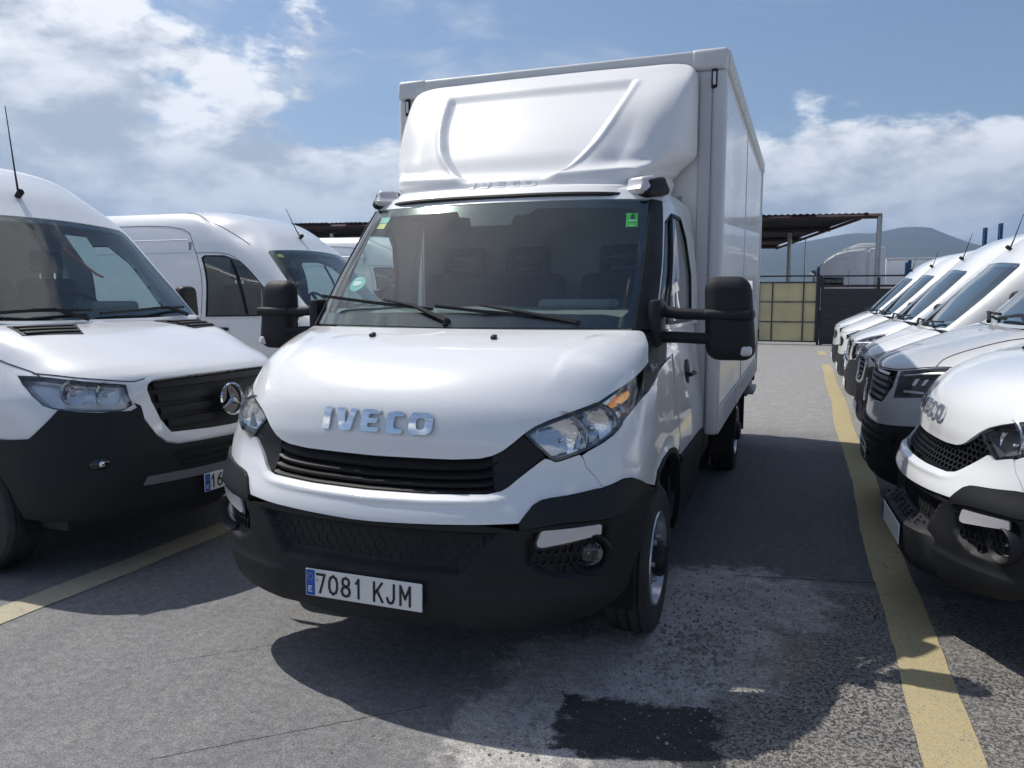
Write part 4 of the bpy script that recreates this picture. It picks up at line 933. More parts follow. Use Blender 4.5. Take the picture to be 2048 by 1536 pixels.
        bm=bmesh.new(); add_tube(bm,[Matrix.Translation((.45,1.80-shift,1.47))@Matrix.Rotation(R(50),4,'X')@Vector((.2*math.cos(2*math.pi*k/30),.2*math.sin(2*math.pi*k/30),0)) for k in range(31)],.017,7)
        for a in (0,120,240): add_tube(bm,[Matrix.Translation((.45,1.80-shift,1.47))@Matrix.Rotation(R(50),4,'X')@Vector((q*math.cos(R(a+90)),q*math.sin(R(a+90)),-.02)) for q in (.02,.19)],.02,6)
        from_bm('steering_wheel',bm,SEAT,t,60)
    if seats: seats_simple(t,-shift)
    box('bulkhead',(0,2.62-shift,1.35),(1.84,.03,1.7),LINING,t); box('cab_floor',(0,2.0-shift,.6),(1.8,1.3,.04),LINING,t)
    return body
def antenna(t,c,h,lean,tall=True):
    e=bpy.data.objects.new('antenna',None); link(e,t); c=Vector(c)
    bm=bmesh.new(); add_box(bm,(0,0,.02),(.045,.12,.045),bev=.018,seg=3)
    for v in bm.verts: v.co.z*=1-.5*(v.co.y+.06)/.12 if v.co.z>.02 else 1
    bm.transform(Matrix.Translation(c)@Matrix.Rotation(R(lean[1]),4,'X')); from_bm('antenna_base',bm,BP,e,60)
    d=Vector((lean[0],lean[2],1)).normalized(); tube('antenna_rod',[c+Vector((0,0,.02)),c+d*h*.3,c+d*h],[.009,.006,.003],BP,e,6)
# --- left row ------------------------------------------------------
SA=Net(cab_rows(SPR_ROWS,SPR_SIDE)); SB=Net(SPR_UP); CA=Net(cab_rows(CRA_ROWS,SPR_SIDE))
def left_van():
    t=thing('panel_van','white panel van with three-pointed star on a black grille left of the truck','van',group='vans parked along the left line')
    pose(t,-1.772,1.36,1,-.034)
    hl=mir(T2['s_hl']); gr=[(0,6.02)]+[(-u,v) for u,v in T2['s_grille'][3:10]]+[(.55,3.72),(0,3.69)]
    sur=[(0,6.10)]+[(1.40,6.08),(1.62,5.98)]+[(-u,v) for u,v in T2['s_surround'][:6]]+[(.55,3.38),(0,3.36)]
    bump=[(0,3.30),(.55,3.32)]+[(-u,v-.06) for u,v in T2['s_surround'][1:6][::-1]]+[(1.9,5.05),(2.1,4.90),(2.7,5.0),(3.2,5.18),(3.5,5.34),(4.14,4.34),(4.33,4.11),(4.84,4.03)]
    F=dict(bottom=.8,grille=gr,lamps=[dict(poly=hl,bowls=[(2.42,5.65,.075),(3.05,6.02,.075)],tray=LAMPG,extra=[([(2.0,5.02),(2.2,4.98),(3.4,5.42),(3.35,5.52),(2.1,5.18)],LENSW,-.02)])],
      patches=[('bumper',(bump,[(3.9,.95),(2.4,.8),(0,.8)]),BP2,.010,'sym+arch')],gaps=[[(1.62,6.1),(1.92,5.98),(2.6,6.6),(3.2,7.25),(3.45,7.5)],[(3.40,7.27),(3.41,7.54),(3.54,7.92),(3.78,8.51),(4.05,9.6),(4.1,10.9)],[(1.55,3.9),(1.9,5.2),(1.95,5.9)]])
    van(t,SA,SB,W,F,wheels=(1.05,4.6),glass_edge=(3.55,3.35,3.1))
    g=region('grille',surf(SA,-.04),gr+mir(gr)[1:-1],BP,t,thick=-.04)
    ring_region('grille_surround',surf(SA,.008),sur+mir(sur)[1:-1],gr+mir(gr)[1:-1],W,t,thick=.03)
    for v0 in (4.02,4.55,5.08,5.60):
        us=np.linspace(-1.38 if v0<4.4 else -1.5,1.38 if v0<4.4 else 1.5,21)
        region('grille_slat',surf(SA,-.010),[(u,v0) for u in us]+[(u,v0+.30) for u in us[::-1]],BP,g,thick=.03)
    # star in a ring
    e=bpy.data.objects.new('emblem',None); link(e,t); M=Matrix.Translation((0,-.012,.955))@Matrix.Rotation(R(-7),4,'X')
    lathe('emblem_ring',[(.098,.0),(.102,.012),(.094,.018),(.088,.012),(.086,.0)],CHROME,e,48,M@Matrix.Rotation(R(-90),4,'Z'),smooth=60)
    bm=bmesh.new(); cb=bm.verts.new((0,-.022,0)); pts=[]
    for k in range(6):
        a=math.pi/3*k; q=.088 if k%2==0 else .017; pts.append(bm.verts.new((q*math.sin(a),-.008 if k%2==0 else -.010,q*math.cos(a))))
    for k in range(6): bm.faces.new((cb,pts[k],pts[(k+1)%6]))
    bmesh.ops.recalc_face_normals(bm,faces=bm.faces); bm.transform(M); from_bm('emblem_star',bm,CHROME,e)
    lathe('emblem_disc',[(.088,-.006),(.001,-.006)],BG,e,32,M@Matrix.Rotation(R(-90),4,'Z'))
    for s in (1,-1):
        c=Vector(SA.pt(2.92*s,3.02)); nn=Vector(SA.nrm(2.92*s,3.02)); fl=ball('fog_light',c+nn*.008,(.055,.02,.033),BG,t,3,Matrix.Rotation(R(30*s),3,'Z')); ball('reflector',c+nn*.016+Vector((-.012*s,-.006,0)),(.024,.014,.022),REFL,fl,2)
        van_mirror(t,s,1.12,1.45,1.50,.34)
        vp=[(.75,10.72),(2.45,10.72),(2.60,9.55),(1.2,9.35)]
        vent=region('bonnet_vent',surf(SA,.004),vp if s>0 else mir(vp),BP,t,thick=.012)
        for k in range(3):
            q=[(.95+.1*k,10.40-.36*k),(2.40+.03*k,10.45-.36*k),(2.42+.03*k,10.30-.36*k),(.98+.1*k,10.25-.36*k)]; region('vent_slat',surf(SA,.014),q if s>0 else mir(q),BP2,vent,thick=.012)
    ik=[(0,3.1),(1.45,3.12),(1.25,2.5),(0,2.45)]; region('lower_intake',surf(SA,.014),ik+mir(ik)[1:-1],DARK,t,thick=.01)
    for v0 in (2.6,2.85): region('intake_bar',surf(SA,.020),[(-1.25,v0),(1.25,v0),(1.3,v0+.1),(-1.3,v0+.1)],BP,t,thick=.01)
    region('bumper_step',surf(SA,.022),[(-2.1,2.05),(2.1,2.05),(2.0,2.35),(-2.0,2.35)],GREYP,t,thick=.02)
    number_plate(t,Matrix.Translation((0,-.02,.475)),'16')
    van_wiper(t,SB,(-3.0,.14),(-.4,.20),(-.6,.02)); van_wiper(t,SB,(-.2,.13),(2.6,.20),(2.4,.02))
    c=SB.pt(-.12,2.57); antenna(t,c,.60,(-.12,-38,-.05))
    # price sheet hung behind the glass, a small hook-shaped trim on the dash
    P=[Vector(SB.pt(u,v))+Vector(SB.nrm(u,v))*-.05 for u,v in ((.62,1.78),(1.25,1.76),(1.3,1.0),(.72,1.0))]
    sh=from_py('price_sheet',[P[0],P[1],P[2]+Vector((0,.06,0)),P[3]+Vector((0,.05,0))],[(0,1,2,3)],PLATE,t)
    box('sheet_mark',(P[0]+P[1])/2+Vector((.0,-.012,-.05)),(.05,.003,.06),INK,sh); tube('sheet_edge',[P[0]+Vector((-.02,-.005,-.1)),P[3]+Vector((0,.03,.02)),P[2]+Vector((-.1,.04,0))],.008,pmat('sheet_red',(.45,.10,.06),.6),sh,6)
    return t
def left_van_far(y0,x0,label,glassless=False):
    t=thing('panel_van',label,'van',group='vans parked along the left line'); pose(t,x0,y0,1,0)
    F=dict(bottom=.8,lamps=[dict(poly=[(2.02,6.5),(2.9,7.1),(3.4,7.45),(3.5,6.2),(3.3,5.3),(2.4,5.0),(2.1,4.95)],bowls=[(2.6,5.9,.06)])],side_window=[(5.28,.06),(7.12,.02),(7.12,1.78),(7.04,1.88),(6.50,1.86),(6.0,1.62),(5.6,.95)],
      gaps=[])
    van(t,CA,SB,W,F,wheels=(1.05,4.6))
    for s in (1,-1):
        van_mirror(t,s,1.13,1.35,1.52,.32)
        f=lambda p:p if s>0 else mir(p)
        # door outline, sliding-door outline, pressed panel lines
        line(t,SB,f([(7.2,.0),(7.2,1.9),(7.22,2.15)])); line(t,SB,f([(5.3,.1),(5.6,1.0),(6.1,1.8),(6.6,1.98),(7.2,1.98)])); line(t,SB,f([(7.22,2.1),(7.22,3.7),(9.2,3.72),(9.25,.1)])); line(t,SB,f([(4.5,2.3),(5.2,3.3),(6.2,4.3),(6.6,5.2)]),r_=.004)
        line(t,SB,f([(7.3,2.0),(9.9,2.0)]),mat=WT,r_=.006); line(t,SB,f([(7.3,2.7),(9.9,2.7)]),mat=WT,r_=.006)
        tube('window_divider',[Vector(SB.pt(6.35*s,v))+Vector(SB.nrm(6.35*s,v))*.002 for v in (.1,.6,1.1,1.66)],.014,BP,t,6)
        hd=Vector(SA.pt(7.6*s,9.5)); box('door_handle',(hd.x+s*.02,2.15,1.22),(.03,.16,.035),BP,t,bev=.01)
    st=region('sticker',surf(SB,-.004),mir([(2.2,1.72),(2.6,1.72),(2.6,1.82),(2.2,1.82)]),YEL,t,thick=0)
    van_wiper(t,SB,(-3.0,.14),(-.4,.20),(-.6,.02)); van_wiper(t,SB,(-.2,.13),(2.6,.20),(2.4,.02))
    antenna(t,SB.pt(-.1,2.6),.42,(0,-38,.55))
    number_plate(t,Matrix.Translation((0,-.012,.475)),'')
    return t
left_van()
left_van_far(5.5,-2.4,'white panel van side-on between the star-badged van and the truck, short roof antenna')
left_van_far(9.6,-2.6,'white van mostly hidden, its roof strip showing below the left canopy edge')

# ------------------------------------------------------------------ right row
def right_iveco():
    t=thing('panel_van','nearest white van on the right, honeycomb grille and chrome badge letters, cut by the frame','van',group='vans parked along the right line')
    pose(t,2.07,1.86,-1,.055); t.scale=(.96,.96,.935); iveco_front(t,'van')
    gl=[(0,.03),(3.86,.03),(3.87,.55),(3.88,1.2),(3.98,1.97)]; glf=gl+[(0,2.0)]+[(-u,v) for u,v in gl[::-1]][:-1]
    region('windscreen',surf(NB,.002),glf,GLASS,t,thick=.006,du=.3,dv=.2)
    for s in (1,-1):
        f=lambda p: p if s>0 else mir(p)
        region('screen_pillar',surf(NB,.006),f([(3.90,.0),(4.85,0.0),(4.9,1.0),(4.85,1.97),(4.02,1.99),(3.92,1.2)]),BP2,t,thick=.03,du=.2)
        dw=[(5.0,.07),(7.45,.05),(7.45,.9),(7.2,1.45),(6.8,1.74),(5.7,1.76),(5.06,1.60)]
        ring_region('door_frame',surf(NB,0),f([(4.9,0.0),(8,0.0),(8,2.0),(4.9,1.99),(4.95,1.0)]),f(dw),W,t,thick=.03); region('side_window',surf(NB,-.006),f(dw),SIDEG,t,thick=0,du=.3)
        wheel(t,(s*.865,1.07,.352),s,.352,.205); wheel(t,(s*.90,4.9,.352),s,.352,.20)
        van_mirror(t,s,1.22,1.2,1.5,.38)
        box('side_wall',(s*.985,4.1,1.45),(.03,3.6,1.9),W,t,bev=.01)
    region('roof',surf(NB,0),[(-8,2.0),(8,2.0),(8,5),(-8,5)],W,t,thick=.02,du=.5,dv=.25)
    # high roof and load space
    bm=bmesh.new(); prof=[(1.75,2.2),(2.1,2.45),(2.6,2.6),(5.9,2.62)]; xs=[-.985,-.95,-.8,-.4,0,.4,.8,.95,.985]; dz=[-.35,-.16,-.04,0,0,0,-.04,-.16,-.35]
    g=[[bm.verts.new((x*(.82 if i==0 else 1),y,max(z+dz[k]*(0.3 if i==0 else 1),2.15))) for k,x in enumerate(xs)] for i,(y,z) in enumerate(prof)]
    for i in range(3):
        for k in range(8): bm.faces.new((g[i][k],g[i][k+1],g[i+1][k+1],g[i+1][k]))
    from_bm('high_roof',bm,W,t,60); box('load_floor',(0,4.1,.55),(1.9,3.6,.1),FRAME,t); box('rear_door',(0,5.88,1.45),(1.9,.03,1.9),W,t); box('bulkhead',(0,2.32,1.4),(1.8,.03,1.7),LINING,t)
    # jutting step bumper that carries the plate
    bm=bmesh.new(); n=17; pr=[(.10,.56),(.0,.545),(-.030,.525),(-.034,.39),(.0,.32),(.08,.29)]
    gg=[]
    for (y,z) in pr:
        gg.append([bm.verts.new((x:= -.62+1.24*k/(n-1), y+max(0,abs(x)-.30)**1.4*.9+.05*abs(x)**2, z-.03*max(0,abs(x)-.3))) for k in range(n)])
    for i in range(len(pr)-1):
        for k in range(n-1): bm.faces.new((gg[i][k],gg[i][k+1],gg[i+1][k+1],gg[i+1][k]))
    bmesh.ops.recalc_face_normals(bm,faces=bm.faces); st=from_bm('step_bumper',bm,BP2,t,50)
    for i in range(5):
        for k in range(8):
            bm=bmesh.new(); bmesh.ops.create_uvsphere(bm,u_segments=6,v_segments=4,radius=.007,matrix=Matrix.Translation((-.30+k*.086+(i%2)*.043,-.005+i*.02,.552+.0028*i))); from_bm('grip_stud',bm,BP,st,180)
    number_plate(t,Matrix.Translation((0,-.042,.455)),'')
    return t
SILV=pmat('pale_silver_paint',(.54,.545,.55),.3,coat=.9,dirt=((.45,.42,.37),2.,.12))
# shared outlines on the right-row net (right half)
CG=[(0,6.20),(.46,6.24),(1.05,6.31),(1.93,6.50),(2.03,6.05),(2.01,5.46),(1.63,4.70),(1.45,4.53),(.88,4.46),(0,4.43)]
CH=[(2.06,6.53),(2.98,7.24),(3.38,7.50),(3.50,7.25),(3.52,6.0),(3.38,5.36),(2.42,5.04),(2.14,4.92),(2.19,5.68)]
LOWB=[(0,3.42),(1.41,3.42),(2.14,3.55),(3.23,3.78),(4.3,3.9),(4.8,3.85)]
def slats(t,net,g,vs,h,o,mat,w=1.55):
    for v0 in vs:
        hw=w*(1 if v0>4.9 else .88)
        us=np.linspace(-hw,hw,17); region('grille_slat',surf(net,o),[(u,v0) for u in us]+[(u,v0+h) for u in us[::-1]],mat,g,thick=.025)
def row_van(kind,x,y,phi,label,plate,paint,up):
    k=.84 if kind=='crafter' else .60; CA=Net(squeeze(cab_rows(CRA_ROWS,SPR_SIDE),k))
    t=thing('panel_van',label,'van',group='vans parked along the right line'); pose(t,x,y,-1,phi); t.scale=(.97,.97,.97 if kind=='crafter' else .89)
    gaps=[[(0,6.30),(.46,6.34),(1.32,6.46),(2.0,6.62),(2.98,7.33),(3.55,7.62)],[(3.0,7.34),(2.6,8.05),(2.9,9.4),(3.6,10.7)],[(3.55,7.6),(4.2,7.7)],[(3.4,5.3),(3.6,4.4),(3.5,3.8)]]
    TAIL=[(3.9,.95),(2.4,.8),(0,.8)]; low=('lower_bumper',(LOWB,TAIL),BP2,.010,'sym+arch')
    if kind=='crafter':
        F=dict(grille=CG,lamps=[dict(poly=CH,tray=BG,bowls=[],extra=[([(2.45,5.35),(3.3,5.55),(3.3,5.68),(2.45,5.48)],CHROME,-.02),([(2.78,5.85),(2.92,5.90),(2.94,6.40),(2.80,6.34)],REFL,-.012),([(3.12,6.0),(3.24,6.04),(3.26,6.50),(3.14,6.46)],REFL,-.012),([(2.1,6.35),(2.95,7.02),(3.35,7.28),(3.36,7.15),(2.95,6.88),(2.12,6.22)],SATIN,-.02)])],patches=[low],gaps=gaps)
    elif kind=='iveco_old':
        gr=[(0,6.0),(.9,6.02),(1.3,5.9),(1.42,5.4),(1.2,4.3),(.8,4.0),(0,3.95)]
        hl=[(1.75,6.1),(2.6,7.2),(3.5,8.6),(3.75,8.5),(3.6,7.3),(2.9,6.2),(2.2,5.8)]
        F=dict(grille=gr,lamps=[dict(poly=hl,tray=pm_house,bowls=[(2.5,6.55,.06),(3.0,7.2,.055)])],patches=[('lower_bumper',([(0,3.85),(.85,3.9),(1.3,4.2),(1.55,5.2),(2.3,5.5),(3.4,6.0),(4.3,5.4),(4.85,4.4)],TAIL),BP2,.010,'sym+arch')],gaps=[[(0,6.2),(.9,6.2),(1.6,6.1),(2.6,7.3),(3.55,8.8)]])
    elif kind=='chrome_v':
        gr=[(0,6.5),(1.0,6.4),(1.35,6.2),(.95,3.9),(.5,3.2),(0,3.1)]
        hl=[(1.62,6.15),(2.5,6.5),(3.3,6.8),(3.15,5.6),(2.4,4.6),(1.7,4.35),(1.5,4.9)]
        h2=[(1.75,6.45),(2.6,7.5),(3.5,8.5),(3.72,8.3),(3.5,7.1),(2.6,6.7)]
        F=dict(grille=gr,lamps=[dict(poly=hl,tray=LAMPG,bowls=[(2.0,5.3,.065),(2.6,5.6,.065)]),dict(poly=h2,tray=LAMPG,bowls=[(2.6,7.0,.05),(3.1,7.5,.045)])],patches=[('lower_bumper',([(0,3.0),(.5,3.1),(1.0,3.8),(1.45,4.3),(2.4,4.5),(3.2,5.5),(4.2,5.0),(4.85,4.2)],TAIL),BP2,.010,'sym+arch')],gaps=[[(0,6.65),(1.0,6.6),(1.7,6.4),(2.6,7.6),(3.55,8.7)]])
    else:
        gr=[(0,5.6),(1.2,5.65),(1.7,5.3),(1.6,4.7),(1.2,4.4),(0,4.35)]
        hl=[(2.0,6.1),(2.8,6.9),(3.5,8.0),(3.75,7.8),(3.5,6.6),(2.9,5.8),(2.2,5.5)]
        F=dict(grille=gr,lamps=[dict(poly=hl,tray=pm_house,bowls=[(2.6,6.3,.06),(3.1,6.8,.05)])],patches=[low],gaps=gaps[:1])
    ub=Net(squeeze(scaled_up(SPR_UP,up),k))
    van(t,CA,ub,paint,F,wheels=(1.05-.6*(1-k),4.4),shift=1-k)
    full=F['grille']+mir(F['grille'])[1:-1]
    g=region('grille',surf(CA,-.04),full,BP,t,thick=-.04)
    if kind=='crafter':
        slats(t,CA,g,(4.62,4.98,5.34,5.70),.18,-.006,SATIN if False else GREYP); 
        region('grille_trim',surf(CA,-.002),[(-1.55,6.02),(1.55,6.02),(1.6,6.2),(-1.6,6.2)],CHROME,g,thick=.02)
        M=Matrix.Translation((0,-.0,.93))@Matrix.Rotation(R(-6),4,'X'); e=bpy.data.objects.new('emblem',None); link(e,t)
        lathe('emblem_ring',[(.085,.0),(.09,.012),(.082,.016),(.074,.012),(.072,.0)],CHROME,e,40,M@Matrix.Rotation(R(-90),4,'Z'),smooth=60); lathe('emblem_disc',[(.074,.002),(.001,.004)],BG,e,32,M@Matrix.Rotation(R(-90),4,'Z'))
        glyph('emblem_mark','V',-.028,.012,.056,.048,.012,.012,CHROME,e,M); glyph('emblem_mark','W',-.055,-.060,.11,.062,.012,.012,CHROME,e,M)
        region('bumper_lip',surf(CA,.03),[(-3.6,1.35),(3.6,1.35),(3.8,1.6),(3.3,1.75),(-3.3,1.75),(-3.8,1.6)],BP,t,thick=.03)
        for v0 in (2.0,2.4,2.8,3.15): region('bumper_bar',surf(CA,.022),[(-2.6,v0),(2.6,v0),(2.7,v0+.14),(-2.7,v0+.14)],BP,t,thick=.02)
    elif kind=='iveco_old':
        ring_region('grille_surround',surf(CA,.012),[(u*1.18,4.95+(v-4.95)*1.2) for u,v in full],full,SATIN,t,thick=.03); slats(t,CA,g,(4.2,4.6,5.0,5.4,5.75),.2,-.006,BP,1.2)
        for k,ch in enumerate('IVECO'):
            p=T[ch]; q=[(u,6.72+(v-7.33)*1.0) for u,v in p]
            if ch=='O': ring_region('badge_letter',surf(CA,.012),q,[(u,6.72+(v-7.33)) for u,v in T['Oh']],GREYP,t,thick=.012)
            else: region('badge_letter',surf(CA,.012),q,GREYP,t,thick=.012)
        u_=bpy.data.objects.new('refrigeration_unit',None); link(u_,t)
        bm=bmesh.new(); add_box(bm,(0,2.95-(1-k),2.72),(1.5,1.0,.30),bev=.10,seg=4); from_bm('unit_cover',bm,paint,u_,60)
        for q in range(6): box('cooling_fin',(0,2.02+.012*q,2.62+.045*q),(1.25,.05,.018),GREYP,u_,bev=.004)
    elif kind=='chrome_v':
        ring_region('grille_surround',surf(CA,.012),[(u*1.15,4.85+(v-4.85)*1.08) for u,v in full],full,CHROME,t,thick=.03); slats(t,CA,g,(3.7,4.2,4.7,5.2,5.7),.22,-.006,CHROME,.75)
        e=bpy.data.objects.new('roof_bars',None); link(e,t)
        for yy in (2.9,3.9,4.9): tube('cross_bar',[(-.72,yy,2.66),(-.70,yy,2.74),(.70,yy,2.74),(.72,yy,2.66)],.022,BP,e,6)
        for s in (1,-1): tube('side_rail',[(s*.70,2.62,2.66),(s*.70,2.75,2.76),(s*.70,5.2,2.77)],.02,BP,e,6)
        e=lathe('emblem',[(.07,.0),(.075,.012),(.06,.016),(.055,.008),(.001,.010)],CHROME,t,28,Matrix.Translation((0,-.005,.88))@Matrix.Rotation(R(-90),4,'Z'),smooth=50)
    else:
        slats(t,CA,g,(4.5,4.8,5.1,5.4),.14,-.006,CHROME,1.4); lathe('emblem',[(.07,.0),(.075,.012),(.06,.016),(.055,.008),(.001,.010)],CHROME,t,28,Matrix.Translation((0,.045,1.06))@Matrix.Rotation(R(-90),4,'Z'),smooth=50)
    for s in (1,-1): van_mirror(t,s,1.10,1.35-(1-k),1.52,.30)
    van_wiper(t,ub,(-3.0,.14),(-.4,.20),(-.6,.02)); van_wiper(t,ub,(-.2,.13),(2.6,.20),(2.4,.02))
    antenna(t,ub.pt(.1,2.5),.40 if kind!='plain' else .3,(.0,-38,.25))
    number_plate(t,Matrix.Translation((0,-.014,.50)),plate)
    return t
right_iveco()
row_van('crafter',2.03,3.72,0,'second van from the camera on the right, dark slatted grille and rectangular lamps','',SILV,1.0)
row_van('iveco_old',2.12,6.30,0,'dusty white van with silver grille frame and cooling unit on its roof','',W2,1.1)
row_van('chrome_v',2.12,8.70,0,'white van with chrome V grille, tall stacked headlights and black roof bars','',W,1.12)
row_van('plain',2.12,11.15,0,'fifth van in the right row, low grille with oval badge','',W2,1.0)
row_van('plain',2.12,13.6,0,'farthest white van in the right row, nearest the gate','',W,1.08)

# ------------------------------------------------------------------ ground
def ground_material():
    m=bpy.data.materials.new('asphalt_yard'); m.use_nodes=True; t=m.node_tree; b=t.nodes['Principled BSDF']; L=t.links.new
    geo=N(t,'ShaderNodeNewGeometry'); pos=geo.outputs['Position']
    def M(op,a,b_=None,clamp=False):
        n=N(t,'ShaderNodeMath',operation=op); n.use_clamp=clamp
        for i,v in enumerate((a,b_)):
            if v is None: continue
            if isinstance(v,(int,float)): n.inputs[i].default_value=v
            else: L(v,n.inputs[i])
        return n.outputs[0]
    def noise(scale,det=6,rough=.6,dist=0,off=(0,0,0),sc=(1,1,1)):
        mp=N(t,'ShaderNodeMapping',ins={'Location':off,'Scale':sc}); L(pos,mp.inputs[0])
        n=N(t,'ShaderNodeTexNoise',ins={'Scale':scale,'Detail':det,'Roughness':rough,'Distortion':dist}); L(mp.outputs[0],n.inputs['Vector']); return n.outputs['Fac']
    def ramp(v,a,b_,lo=0.,hi=1.):
        n=N(t,'ShaderNodeMapRange',interpolation_type='SMOOTHSTEP',ins={1:a,2:b_,3:lo,4:hi}); L(v,n.inputs[0]); return n.outputs[0]
    def mix(f,a,b_):
        n=N(t,'ShaderNodeMix',data_type='RGBA')
        if isinstance(f,(int,float)): n.inputs[0].default_value=f
        else: L(f,n.inputs[0])
        for i,v in ((6,a),(7,b_)):
            if isinstance(v,tuple): n.inputs[i].default_value=(*v,1)
            else: L(v,n.inputs[i])
        return n.outputs[2]
    wob=noise(5,7,.65); wob2=noise(14,6,.7,off=(7,3,0))
    def blob(cx,cy,rx,ry,ang,soft=.45,amp=1.5):
        """irregular stain: 1 inside"""
        mp=N(t,'ShaderNodeMapping',vector_type='TEXTURE',ins={'Location':(cx,cy,0),'Rotation':(0,0,R(ang)),'Scale':(rx,ry,1)}); L(pos,mp.inputs[0])
        ln=N(t,'ShaderNodeVectorMath',operation='LENGTH'); sp=N(t,'ShaderNodeSeparateXYZ'); L(mp.outputs[0],sp.inputs[0]); cb=N(t,'ShaderNodeCombineXYZ'); L(sp.outputs[0],cb.inputs[0]); L(sp.outputs[1],cb.inputs[1]); L(cb.outputs[0],ln.inputs[0])
        d=M('ADD',M('ADD',ln.outputs['Value'],M('MULTIPLY',M('SUBTRACT',wob,.5),amp)),M('MULTIPLY',M('SUBTRACT',wob2,.5),amp*.55))
        return ramp(d,1+soft/2,1-soft/2)
    sep=N(t,'ShaderNodeSeparateXYZ'); L(pos,sep.inputs[0])
    big=noise(.7,5,.6); mid=noise(6,10,.72); fine=noise(130,4,.7); speck=noise(420,2,.5)
    # old smooth asphalt: streaked along the aisle
    streak=noise(2.2,6,.65,.3,sc=(2.2,.45,1))
    c=mix(ramp(streak,.30,.72),(.165,.166,.172),(.205,.203,.202)); c=mix(ramp(mid,.45,.75,0,.55),c,(.245,.235,.22)); c=mix(ramp(big,.50,.75,0,.55),c,(.125,.127,.135))
    # worn, paler paving beyond the truck
    far=ramp(M('ADD',sep.outputs['Y'],M('MULTIPLY',M('SUBTRACT',big,.5),6)),4.5,9.0); c=mix(M('MULTIPLY',far,.75),c,mix(ramp(mid,.35,.7),(.25,.245,.238),(.36,.35,.335)))
    # darker strip beside the truck: its shadow deepened in the asphalt colour
    shade_strip=M('MULTIPLY',M('MULTIPLY',ramp(M('ADD',sep.outputs['Y'],M('MULTIPLY',M('SUBTRACT',wob,.5),.2)),1.95,2.05),ramp(M('ADD',sep.outputs['Y'],M('MULTIPLY',M('SUBTRACT',big,.5),3.)),7.0,5.6)),ramp(sep.outputs['X'],-1.4,-1.0)); c=mix(M('MULTIPLY',shade_strip,.7),c,mix(ramp(mid,.35,.7),(.060,.062,.068),(.105,.105,.108)))
    # open coarse asphalt on the near right: dark binder with pale stones
    vor=N(t,'ShaderNodeTexVoronoi',ins={'Scale':85.,'Randomness':1.}); L(pos,vor.inputs['Vector'])
    stone=ramp(vor.outputs['Distance'],.55,.25)
    scol=N(t,'ShaderNodeSeparateColor'); L(vor.outputs['Color'],scol.inputs[0])
    pit=ramp(noise(58,5,.68,.4),.50,.40); pit=M('MULTIPLY',pit,ramp(noise(2.4,5,.6,off=(3,1,0)),.30,.62,.45,1.))
    coarse=ramp(M('ADD',M('ADD',sep.outputs['X'],M('MULTIPLY',M('SUBTRACT',wob,.5),.6)),M('MULTIPLY',ramp(M('ADD',sep.outputs['Y'],M('MULTIPLY',M('SUBTRACT',wob,.5),.3)),1.85,2.1),-9)),1.05,1.45)
    bodyc=mix(ramp(mid,.34,.66),(.19,.18,.172),(.27,.25,.225)); bodyc=mix(M('MULTIPLY',stone,.5),bodyc,mix(scol.outputs[0],(.11,.108,.106),(.34,.325,.30)))
    cc=mix(M('MULTIPLY',pit,.92),bodyc,(.040,.040,.043))
    c=mix(coarse,c,cc)
    # dusty cement spill by the wheel, then a tar patch laid over it
    spill=M('MAXIMUM',M('MAXIMUM',blob(.95,.66,.62,.40,40),blob(1.25,1.60,.52,.44,15)),M('MAXIMUM',blob(.68,.14,.27,.52,-8),blob(1.12,1.12,.36,.56,-28)))
    sandy=blob(1.33,.95,.34,.30,30)
    dust=mix(ramp(mid,.35,.68),(.50,.47,.445),(.36,.335,.31)); dust=mix(ramp(vor.outputs['Distance'],.42,.10,0,.45),dust,(.56,.54,.52))
    c=mix(M('MULTIPLY',sandy,.65),c,(.30,.25,.18)); c=mix(M('MULTIPLY',spill,.92),c,dust)
    mp=N(t,'ShaderNodeMapping',vector_type='TEXTURE',ins={'Location':(1.05,.18,0),'Rotation':(0,0,R(8)),'Scale':(.285,.185,1)}); L(pos,mp.inputs[0]); s2=N(t,'ShaderNodeSeparateXYZ'); L(mp.outputs[0],s2.inputs[0])
    sq=M('MAXIMUM',M('ABSOLUTE',s2.outputs[0]),M('ABSOLUTE',s2.outputs[1])); tar=ramp(M('ADD',M('ADD',sq,M('MULTIPLY',M('SUBTRACT',wob,.5),1.1)),M('MULTIPLY',M('SUBTRACT',wob2,.5),.8)),1.12,.94)
    c=mix(M('MULTIPLY',tar,.95),c,mix(ramp(fine,.4,.7),(.020,.023,.026),(.055,.058,.060)))
    # straight joints between paving lanes, filled and cracked
    def joint(x0,y0,x1,y1,w=.0035):
        a=math.atan2(y1-y0,x1-x0); ln=math.hypot(x1-x0,y1-y0)
        mp=N(t,'ShaderNodeMapping',vector_type='TEXTURE',ins={'Location':((x0+x1)/2,(y0+y1)/2,0),'Rotation':(0,0,a)}); L(pos,mp.inputs[0]); s_=N(t,'ShaderNodeSeparateXYZ'); L(mp.outputs[0],s_.inputs[0])
        d=M('ABSOLUTE',M('ADD',s_.outputs[1],M('MULTIPLY',M('SUBTRACT',wob2,.5),.035))); return M('MULTIPLY',ramp(d,w,w*.3),ramp(M('ABSOLUTE',s_.outputs[0]),ln/2,ln/2-.1))
    crack=M('MAXIMUM',M('MAXIMUM',joint(-.52,-.62,.30,.10),joint(-1.02,-.06,-.30,.62,.0022)),M('MAXIMUM',joint(1.2,1.93,2.6,2.2,.008),joint(-3.0,2.4,-1.2,3.4)))
    crack=M('MULTIPLY',crack,ramp(noise(3.,3),.36,.5)); c=mix(M('MULTIPLY',crack,.85),c,(.03,.03,.032))
